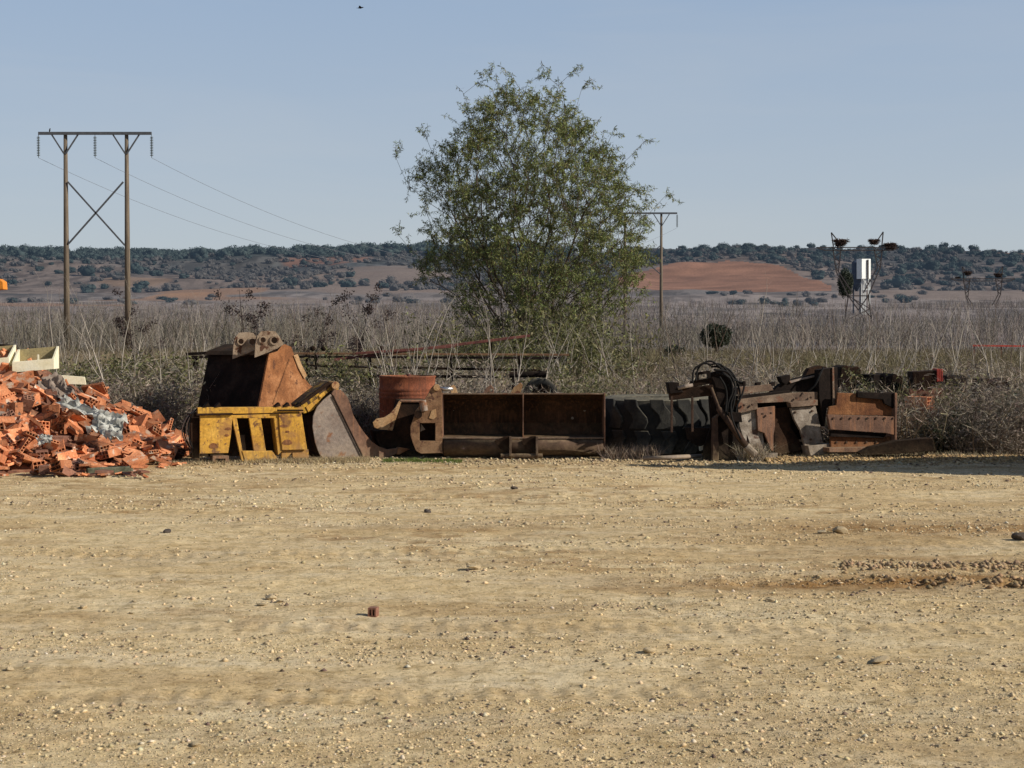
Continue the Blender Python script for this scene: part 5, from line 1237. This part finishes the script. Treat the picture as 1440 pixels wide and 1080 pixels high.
extra = np.array([at(700, 118, YT), at(722, 112, YT), at(742, 116, YT), at(772, 110, YT), at(785, 120, YT), at(670, 118, YT), at(818, 125, YT), at(557, 222, YT), at(560, 330, YT), at(688, 108, YT), at(800, 106, YT), at(652, 132, YT), at(756, 110, YT), at(905, 200, YT), at(936, 275, YT), at(600, 195, YT), at(576, 262, YT), at(860, 190, YT), at(895, 395, YT)])
tgt = np.concatenate([tgt, extra])
tgt = tgt[np.argsort(np.linalg.norm(tgt - base, axis=1))]
nodes = [base.copy()]; par = [-1]; plen = [0.0]
def chain(k0, tg, sag, jit, step=.38):
    st = nodes[k0]; L = np.linalg.norm(tg - st); m = max(1, int(L / step)); pk = k0
    for j in range(1, m + 1):
        t_ = j / m; q = st + (tg - st) * t_ + np.array([0, 0, -sag * L * math.sin(PI * t_) * .9]) + rng.normal(0, jit, 3) * (j < m)
        nodes.append(q); plen.append(plen[pk] + np.linalg.norm(q - nodes[pk])); par.append(pk); pk = len(nodes) - 1
chain(0, base + np.array([.05, 0, 3.6]), 0, .03)
for i in range(20):       # main limbs fan out low on the trunk
    k0 = 1 + i % 8
    a = i * 2.4; lean_ = .35 + .75 * ((i * 7) % 20) / 20
    L = 6.3 - 2.6 * (lean_ - .35); d = np.array([math.cos(a) * math.sin(lean_), math.sin(a) * math.sin(lean_), math.cos(lean_)])
    tg = nodes[k0] + d * L * .72; z_ = min(tg[2], ez.max() - .3)
    hw = (np.interp(z_, ez[::-1], exr[::-1]) - np.interp(z_, ez[::-1], exl[::-1])) / 2; c_ = (np.interp(z_, ez[::-1], exr[::-1]) + np.interp(z_, ez[::-1], exl[::-1])) / 2
    tg[0] = np.clip(tg[0], c_ - hw * .8, c_ + hw * .8); tg[1] = np.clip(tg[1], YT - hw * .8, YT + hw * .8); tg[2] = z_
    chain(k0, tg, .06, .03)
n_limb = len(nodes)
for tg in tgt:
    N = np.array(nodes); dv = tg - N; dist = np.linalg.norm(dv, axis=1); horiz = np.linalg.norm(dv[:, :2], axis=1)
    cost = dist + .55 * np.array(plen) + 1.6 * np.maximum(0, N[:, 2] - tg[2] + .35 * horiz) + np.where(np.arange(len(N)) < 1, 3, 0)
    chain(int(np.argmin(cost)), tg, .05, .018)
N = np.array(nodes); par = np.array(par); cnt = np.zeros(len(N)); haschild = np.zeros(len(N), bool)
for i in range(len(N) - 1, 0, -1):
    cnt[i] = max(cnt[i], 0) + (0 if haschild[i] else 1); cnt[par[i]] += cnt[i]; haschild[par[i]] = True
cnt[0] = max(cnt[0], 1)
rad = .0045 * np.maximum(cnt, 1) ** .47
segs = [(N[par[i]], N[i], rad[par[i]] if cnt[par[i]] < 3 * cnt[i] else max(rad[i] * 1.1, rad[i]), rad[i]) for i in range(1, len(N))]
T = thing('willow_tree', tuple(base), 'large bushy green tree with narrow leaves rising above the scrap', 'tree')
V, F = tube_arrays(segs, 6)
link('trunk', fastmesh('trunk', V - base, F, M['bark'], None, True), T)
# twigs with leaves
leafP = []; tw = []; LEAFD = 62
cand = np.where(cnt <= 3)[0]
r3 = np.random.default_rng(5)
for i in cand:
    for _ in range((1 if r3.random() < .75 else 2) if haschild[i] else 4):
        st = N[i]; od = (N[i] - N[par[i]]); od /= np.linalg.norm(od) + 1e-9
        d = od * .8 + r3.normal(0, .5, 3) + np.array([0, 0, .38]); d /= np.linalg.norm(d); L = r3.uniform(.22, .55)
        pts = [st]; dd = d.copy()
        for j in range(3):
            dd = dd + np.array([0, 0, -.16]); dd /= np.linalg.norm(dd); pts.append(pts[-1] + dd * L / 3)
        for j in range(3): tw.append((pts[j], pts[j + 1], .0035, .0025))
        for j in range(int(L * LEAFD)):
            t_ = r3.random() ** .8 * 3; k = min(int(t_), 2); leafP.append(pts[k] + (pts[k + 1] - pts[k]) * (t_ - k))
V, F = tube_arrays(tw, 3)
link('twigs', fastmesh('twigs', V - base, F, M['bark']), T)
leafP = np.array(leafP); n = len(leafP); open('/tmp/n','w').write(str((n,len(tw))))
lc = shade(n, (.170, .200, .062), .6, .10)
k = r3.random(n); lc[k < .14] = shade((k < .14).sum(), (.28, .27, .09), .3); lc[k > .92] = shade((k > .92).sum(), (.14, .09, .04), .3)
V, F, C = leaf_quads(leafP, r3.uniform(.08, .14, n), r3.uniform(.014, .024, n), lc, .55)
link('crown', fastmesh('crown', V - base, F, M['leaf'], C), T)

# ------------------------------------------------------------------ saplings, bushes, shrubs in the weed belt
def sapling_mesh(seed, h, pale, spread_=.5, kids=9):
    r2 = np.random.default_rng(seed); segs = []
    def grow(p, d, L, r, lev):
        k = 8 if lev == 0 else 4; q = p; side_ = r2.uniform(0, 2 * PI)
        for j in range(k):
            d = d + r2.normal(0, .075 + .05 * lev, 3) + np.array([0, 0, .05]); d /= np.linalg.norm(d); q2 = q + d * L / k * r2.uniform(.8, 1.2)
            ra = r * (1 - .85 * j / k); rb = r * (1 - .85 * (j + 1) / k); segs.append((q, q2, ra, rb))
            if lev < 3 and (j > 1 or lev) and r2.random() < (.9 if lev == 0 else .62):
                for _ in range(1 if r2.random() < .7 else 2):
                    side_ += 2.4 + r2.normal(0, .5); e = spread_ * r2.uniform(.9, 2.2)
                    dn = d + np.array([math.cos(side_) * e, math.sin(side_) * e, r2.uniform(-.15, .25)]); dn /= np.linalg.norm(dn)
                    grow(q2, dn, L * r2.uniform(.16, .42) * (1 - .45 * j / k), rb * .62, lev + 1 + (lev == 1 and r2.random() < .4))
            q = q2
    grow(np.zeros(3), np.array([r2.normal(0, .16), r2.normal(0, .16), 1.]), h, .008 + .0035 * h, 0)
    V, F = tube_arrays(segs, 4); C = np.ones((len(V), 3)) * np.array(pale)
    C *= (1 + r2.uniform(-.45, .15, (len(segs), 1, 1)) * np.ones((1, 8, 1))).reshape(-1, 1)
    return fastmesh('stem', V, F, M['twig'], C)
pale = [sapling_mesh(40 + i, h, (.45, .395, .33)) for i, h in enumerate((1.6, 1.9, 2.2, 2.4, 2.0, 1.8, 2.6))]
brown = [sapling_mesh(60 + i, h, (.17, .13, .10), .6) for i, h in enumerate((1.5, 1.8, 2.0, 2.3, 1.7))]
def plant_at(px, Y, top_py, meshes, hs, name, label, cat, group, lean=0):
    x_ = (px - 720) / FOC * Y; z_ = tz(x_, Y); k = random.randrange(len(meshes)); zt_ = at(px, top_py, Y).z; s = (zt_ - z_) / hs[k]
    o = link(name, meshes[k], loc=(x_, Y, z_ - .05)); o.scale = (s, s, s); o.rotation_euler = (random.gauss(0, .09), lean + random.gauss(0, .11), random.uniform(0, 6) if not lean else random.uniform(-.4, .4)); return tag(o, label, cat, group)
ph = (1.6, 1.9, 2.2, 2.4, 2.0, 1.8, 2.6); bh = (1.5, 1.8, 2.0, 2.3, 1.7)
sg = 'pale leafless saplings standing in the weeds'; sl_ = 'pale thin leafless sapling standing in the dry weeds'
fixed = [(18, 440), (52, 415), (108, 400), (152, 410), (163, 395), (200, 430), (512, 430), (525, 445), (545, 415), (556, 440), (566, 420), (612, 455), (625, 440), (640, 450), (720, 445), (738, 440), (230, 440), (262, 430), (290, 450), (545, 415), (566, 420), (585, 408), (600, 430), (655, 440), (668, 445), (690, 400), (705, 430), (752, 425), (832, 425), (862, 440), (985, 440), (1010, 430), (1038, 405), (1068, 400), (1078, 430), (1100, 440), (1145, 430), (1193, 440), (1205, 418), (1240, 430), (1262, 440), (1285, 410), (1305, 430), (1340, 415), (1358, 425), (1392, 405), (1410, 440), (1430, 420)]
for px, tp in fixed:
    plant_at(px + random.uniform(-3, 3), random.uniform(26.0, 27.5) if (490 < px < 790 or px < 320) else random.uniform(27, 38), tp, pale, ph, 'dry_sapling', sl_, 'sapling', sg, lean=random.choice([0, 0, -.12, .08]))
for i in range(95):
    px = random.choice([random.uniform(0, 320), random.uniform(560, 900), random.uniform(940, 1440), random.uniform(940, 1440)]); Y_ = random.uniform(28, 60)
    plant_at(px, Y_, random.uniform(420, 500), pale, ph, 'dry_sapling', sl_, 'sapling', sg)
for i in range(90):
    px = random.uniform(0, 1440); Y_ = random.uniform(28, 70)
    plant_at(px, Y_, random.uniform(425, 485), brown, bh, 'brown_sapling', 'brown twiggy leafless sapling standing in the dry weeds', 'sapling', 'brown leafless saplings standing in the weeds')
for i in range(60):
    px = random.uniform(0, 1440); Y_ = random.uniform(75, 200)
    plant_at(px, Y_, random.uniform(398, 435), brown + pale[:2], bh + ph[:2], 'brown_sapling', 'brown twiggy leafless sapling standing in the dry weeds', 'sapling', 'brown leafless saplings standing in the weeds')
# three dark bare trees with seed heads
def dark_tree(px, Y, top, seed, label):
    me = sapling_mesh(seed, 2.6, (.045, .032, .028), .8, 12); x_ = (px - 720) / FOC * Y; z_ = tz(x_, Y); s = (at(px, top, Y).z - z_) / 2.6
    T = thing('bare_tree', (x_, Y, z_), label, 'tree'); o = link('trunk', me, T); o.scale = (s * 1.3, s * 1.3, s)
    v = np.empty(len(me.vertices) * 3, np.float32); me.vertices.foreach_get('co', v); v = v.reshape(-1, 3); v = v[v[:, 2] > 1.1]
    P = v[rng.integers(0, len(v), 900)] * np.array([s * 1.3, s * 1.3, s]) + rng.normal(0, .05, (900, 3))
    V, F, C = leaf_quads(P, .06, .035, shade(900, (.06, .04, .035), .4), .2); link('seed_heads', fastmesh('seed_heads', V, F, M['leaf'], C), T)
dark_tree(340, 42, 402, 80, 'tallest dark bare tree with seed heads, rising behind the excavator bucket lugs')
dark_tree(422, 42, 420, 81, 'dark bare tree with seed heads, the middle one of the three')
dark_tree(492, 40, 418, 85, 'dark bare tree with spreading limbs left of the green tree')
dark_tree(205, 44, 425, 83, 'narrow dark bare tree right of the tall wooden pole')

def bush_mesh(seed, n, r_, h, c1, c2, leaf=None):
    r2 = np.random.default_rng(seed); a = r2.uniform(0, 2 * PI, n); rr = r_ * .45 * np.sqrt(r2.random(n))
    B = np.stack([rr * np.cos(a), rr * np.sin(a), np.zeros(n)], 1); hh = h * r2.uniform(.45, 1.05, n)
    V, F, C = twigs(B, hh, .45, r2.uniform(.005, .012, n), 8, .55, shade(n, c1, .45), shade(n, c2, .45), .35)
    me = fastmesh('stems', V, F, M['twig'], C); lm = None
    if leaf:
        m = leaf[0]; k = V[r2.integers(0, len(V), m)]; k = k[k[:, 2] > .08 * h]; m = len(k)
        Vl, Fl, Cl = leaf_quads(k + r2.normal(0, .03, (m, 3)), r2.uniform(.04, .08, m), r2.uniform(.014, .03, m), shade(m, leaf[1], .45, .1), 0)
        lm = fastmesh('leaves', Vl, Fl, M['leaf'], Cl)
    return me, lm
dead = [bush_mesh(100 + i, 150, .75, 1.0, (.17, .135, .10), (.27, .225, .185)) for i in range(4)]
deadp = [bush_mesh(110 + i, 170, .8, .9, (.22, .18, .14), (.34, .29, .235), (900, (.20, .16, .12))) for i in range(3)]
green = [bush_mesh(120 + i, 110, .65, 1.15, (.12, .11, .06), (.15, .14, .08), (3600, (.15, .145, .055))) for i in range(3)]
dgreen = [bush_mesh(130 + i, 110, .6, 1.0, (.07, .07, .05), (.09, .09, .06), (3800, (.05, .062, .028))) for i in range(2)]
def put_bush(px, Y, s, kind, name, label, cat, group):
    x_ = (px - 720) / FOC * Y; z_ = tz(x_, Y); me, lm = random.choice(kind)
    T = thing(name, (x_, Y, z_ - .03), label, cat, group); T.scale = (s * random.uniform(.9, 1.2), s, s * random.uniform(.85, 1.15)); T.rotation_euler = (0, 0, random.uniform(0, 6))
    link('stems', me, T)
    if lm: link('leaves', lm, T)
for px in list(range(125, 300, 14)) + list(range(400, 540, 18)) + list(range(540, 900, 20)) + list(range(880, 1180, 16)) + list(range(1180, 1300, 14)):
    put_bush(px + random.uniform(-8, 8), random.uniform(25.9, 30) if px > 880 or px < 300 else random.uniform(25.8, 28.5), random.uniform(.75, 1.2), dead if random.random() < .55 else deadp, 'dead_bush', 'tangled grey brown dead bush behind the scrap', 'bush', 'dead bushes in the belt behind the scrap')
for px, Y_, s in [(p_, 25.1 + .8 * random.random(), random.uniform(.85, 1.15)) for p_ in (118, 132, 146, 160, 172, 188, 202, 216, 232, 246, 260, 274, 288, 448, 462, 478, 492, 508, 522, 536, 630, 655, 668, 700, 745, 1186, 1200, 1214, 1228, 1246)]:
    put_bush(px, Y_ if px < 1000 else Y_ - .8, s * (1.2 if px < 300 else 1), deadp, 'dead_bush', 'tangled grey brown dead bush behind the scrap', 'bush', 'dead bushes in the belt behind the scrap')
for i in range(46):
    put_bush(random.uniform(-10, 1450), random.uniform(30, 44), random.uniform(.8, 1.4), dead + deadp, 'dead_bush', 'tangled grey brown dead bush behind the scrap', 'bush', 'dead bushes in the belt behind the scrap')
for i, (px, Y_, s) in enumerate(((1335, 24.8, 1.0), (1352, 24.3, .9), (1378, 24.2, 1.1), (1400, 24.6, 1.15), (1425, 24.3, 1.2), (1448, 24.5, 1.3), (1345, 25.6, 1.2), (1390, 25.6, 1.3), (1430, 25.8, 1.4), (1365, 23.9, .7), (1412, 23.9, .8),(1372, 24.0, .7))):
    put_bush(px, Y_, s, dead if i % 2 else deadp, 'bramble', 'bare bramble thicket right of the rust red blade', 'bramble', 'brambles right of the scrap row')
for i in range(19):
    put_bush(random.uniform(110, 300) if i < 13 else random.uniform(440, 620), random.uniform(26.8, 29.5), random.uniform(1.05, 1.5), random.choice([deadp, dead]) if i % 4 else green, 'tall_weed_bush', 'tall grey green weedy bush between the brick heap and the steel drum', 'bush', 'tall weedy bushes behind the left half of the scrap')
for px, Y_, s, lab in ((150, 27.8, 1.25, 'yellow green shrub standing tallest above the brick heap'), (178, 28.5, 1.0, 'green shrub just right of the tallest yellow green one'), (225, 26.0, .85, 'low green shrub left of the rusty bucket, nearest the heap'), (250, 25.8, .9, 'bright green shrub in front of the rails left of the bucket'),
                       (60, 30, 1.1, 'dull green shrub behind the cream trays'), (1272, 25.6, 1.15, 'tall green shrub left of the red box'), (1288, 25.9, 1.0, 'green shrub touching the red box'), (800, 27.2, 1.2, 'olive shrub right of the upright tyre'), (835, 26.6, .9, 'olive shrub behind the right end of the wide bucket'), (1090, 27.2, .7, 'small green shrub behind the grey hitch frame')):
    put_bush(px, Y_, s, green, 'green_shrub', lab, 'shrub', None)
for px, Y_, s, lab in ((1330, 25.0, .8, 'dark green shrub right of the red box'), (1350, 24.2, .7, 'dark green shrub at the foot of the brambles'), (1316, 24.3, .5, 'low dark green shrub below the clay blocks'), (1425, 24.9, 1.1, 'dark shrub at the right edge'),
                       (205, 31, 1.2, 'dark green shrub beside the tall pole'), (575, 30, 1.15, 'dark green shrub behind the steel drum'), (100, 31, 1.2, 'dark green shrub between the poles'), (1240, 27.5, .9, 'dark shrub behind the rust red blade')):
    put_bush(px, Y_, s, dgreen, 'dark_shrub', lab, 'shrub', None)
# lower branches / suckers of the tree and short tufts in front of the scrap
for i in range(34):
    put_bush(random.choice([random.uniform(0, 330), random.uniform(0, 1440), random.uniform(850, 1440)]), random.uniform(28, 60), random.uniform(.5, 1.0), random.choice([green, green, dgreen]), 'olive_weed', 'olive green leafy weed clump among the dry weeds', 'weed', 'olive green weed clumps in the dry belt')
for i in range(6):
    put_bush(random.uniform(660, 840), random.uniform(38, 44), random.uniform(1.3, 2.1), green, 'willow_sucker', 'leafy sucker shoot at the foot of the green tree', 'shrub', 'sucker shoots at the foot of the green tree')
parts = []
def tuft(n, x0, x1, y0, sd, h, c):
    x = rng.uniform(x0, x1, n); y = y0 + rng.normal(0, sd, n); B = np.stack([x, y, terrain(x, y)], 1); 
    parts.append(twigs(B, h * rng.uniform(.4, 1, n), .5, rng.uniform(.004, .008, n), 1, .5, shade(n, c, .4), shade(n, c, .4)))
tuft(2600, at(345, 0, 22.7).x, at(520, 0, 22.7).x, 22.6, .16, .07, (.36, .28, .16)); tuft(1500, at(540, 0, 22.9).x, at(650, 0, 22.9).x, 22.55, .10, .05, (.13, .17, .045))
tuft(900, at(220, 0, 22.7).x, at(340, 0, 22.7).x, 22.4, .2, .06, (.34, .27, .16)); tuft(600, at(850, 0, 23).x, at(930, 0, 23).x, 23.15, .1, .24, (.25, .19, .14)); tuft(1600, at(1090, 0, 23).x, at(1440, 0, 23).x, 23.2, .2, .12, (.34, .28, .18))
tuft(700, at(1040, 0, 23.1).x, at(1075, 0, 23).x, 23.0, .05, .28, (.42, .36, .27))
V, F, C = joinm(parts)
tag(link('ground_tufts', fastmesh('ground_tufts', V, F, M['twig'], C)), 'short dry and green grass tufts along the foot of the scrap', 'grass', kind='stuff')

# unseen ragged ridge added off to the right to shadow the yard
EL, AZ = 29.0, 18.0
sd = Vector((math.cos(R(AZ)), -math.sin(R(AZ)), 0))
ridge_ = []
for i in range(16):
    t_ = i / 15; x_ = 7.35 + t_ * .9; y_ = 20.15 + 2.9 * t_; z_ = 3.35 * (1 - t_) ** .8 + .25 * math.sin(i * 2.1) * (1 - t_) + .08
    ridge_.append(Vector((x_, y_, max(.1, z_))))
mb = MB(); vs = []
for i, p in enumerate(ridge_):
    w_ = .3 + .35 * p.z; vs += [Vector((p.x - .22 * w_, p.y - .05, 0)), p, Vector((p.x + w_ * 1.4, p.y + .1, 0))]
fs = [(3 * i + k, 3 * i + k + 1, 3 * i + k + 4, 3 * i + k + 3) for i in range(15) for k in (0, 1)] + [(0, 1, 2), (45, 46, 47)]
mb.add(vs, fs); tag(mb.build('shadow_caster', 'clay_dust'), 'unseen steep ragged ridge added to cast a shadow on the yard', 'shadow caster')

# ------------------------------------------------------------------ light
w = bpy.data.worlds.new('World'); scene.world = w; w.use_nodes = True
nt = w.node_tree; nt.nodes.clear()
sky = nt.nodes.new('ShaderNodeTexSky'); sky.sky_type = 'NISHITA'; sky.sun_disc = False
sky.sun_elevation = R(EL); sky.sun_rotation = R(90 + AZ); sky.altitude = 900; sky.air_density = 1.0; sky.dust_density = 1.2; sky.ozone_density = 1.6
bg = nt.nodes.new('ShaderNodeBackground'); bg.inputs[1].default_value = .105
out = nt.nodes.new('ShaderNodeOutputWorld'); tcw = nt.nodes.new('ShaderNodeTexCoord'); sx_ = nt.nodes.new('ShaderNodeSeparateXYZ'); nt.links.new(tcw.outputs['Generated'], sx_.inputs[0])
deep = ramp(nt, sx_.outputs[2], [(0.0, (4.75, 5.1, 5.5)), (.06, (4.4, 4.95, 5.65)), (.20, (3.3, 4.3, 5.8)), (.42, (.9, 1.35, 2.4)), (1.0, (.35, .65, 1.4))])
cl = nt.nodes.new('ShaderNodeMapping'); cl.inputs['Scale'].default_value = (2.0, 2.0, 16.0); nt.links.new(tcw.outputs['Generated'], cl.inputs[0])
cf = ramp(nt, noise(nt, cl.outputs[0], 1.6, 5, .55, .4), [(.45, (0, 0, 0)), (.8, (.30,) * 3)])
deep = mix(nt, cf, deep, (5.2, 5.4, 5.7))
cmix = mix(nt, .80, sky.outputs[0], deep)
nt.links.new(cmix, bg.inputs[0]); nt.links.new(bg.outputs[0], out.inputs[0])
s_ = bpy.data.lights.new('sun', 'SUN'); s_.energy = 5.0; s_.angle = R(.5); s_.color = (1, .93, .82)
so = bpy.data.objects.new('sun', s_); COL.objects.link(so)
dirv = Vector((math.cos(R(EL)) * sd.x, math.cos(R(EL)) * sd.y, math.sin(R(EL))))
so.rotation_euler = dirv.to_track_quat('Z', 'Y').to_euler()
scene.view_settings.view_transform = 'Standard'; scene.view_settings.look = 'None'; scene.view_settings.exposure = 0
scene.cycles.max_bounces = 5
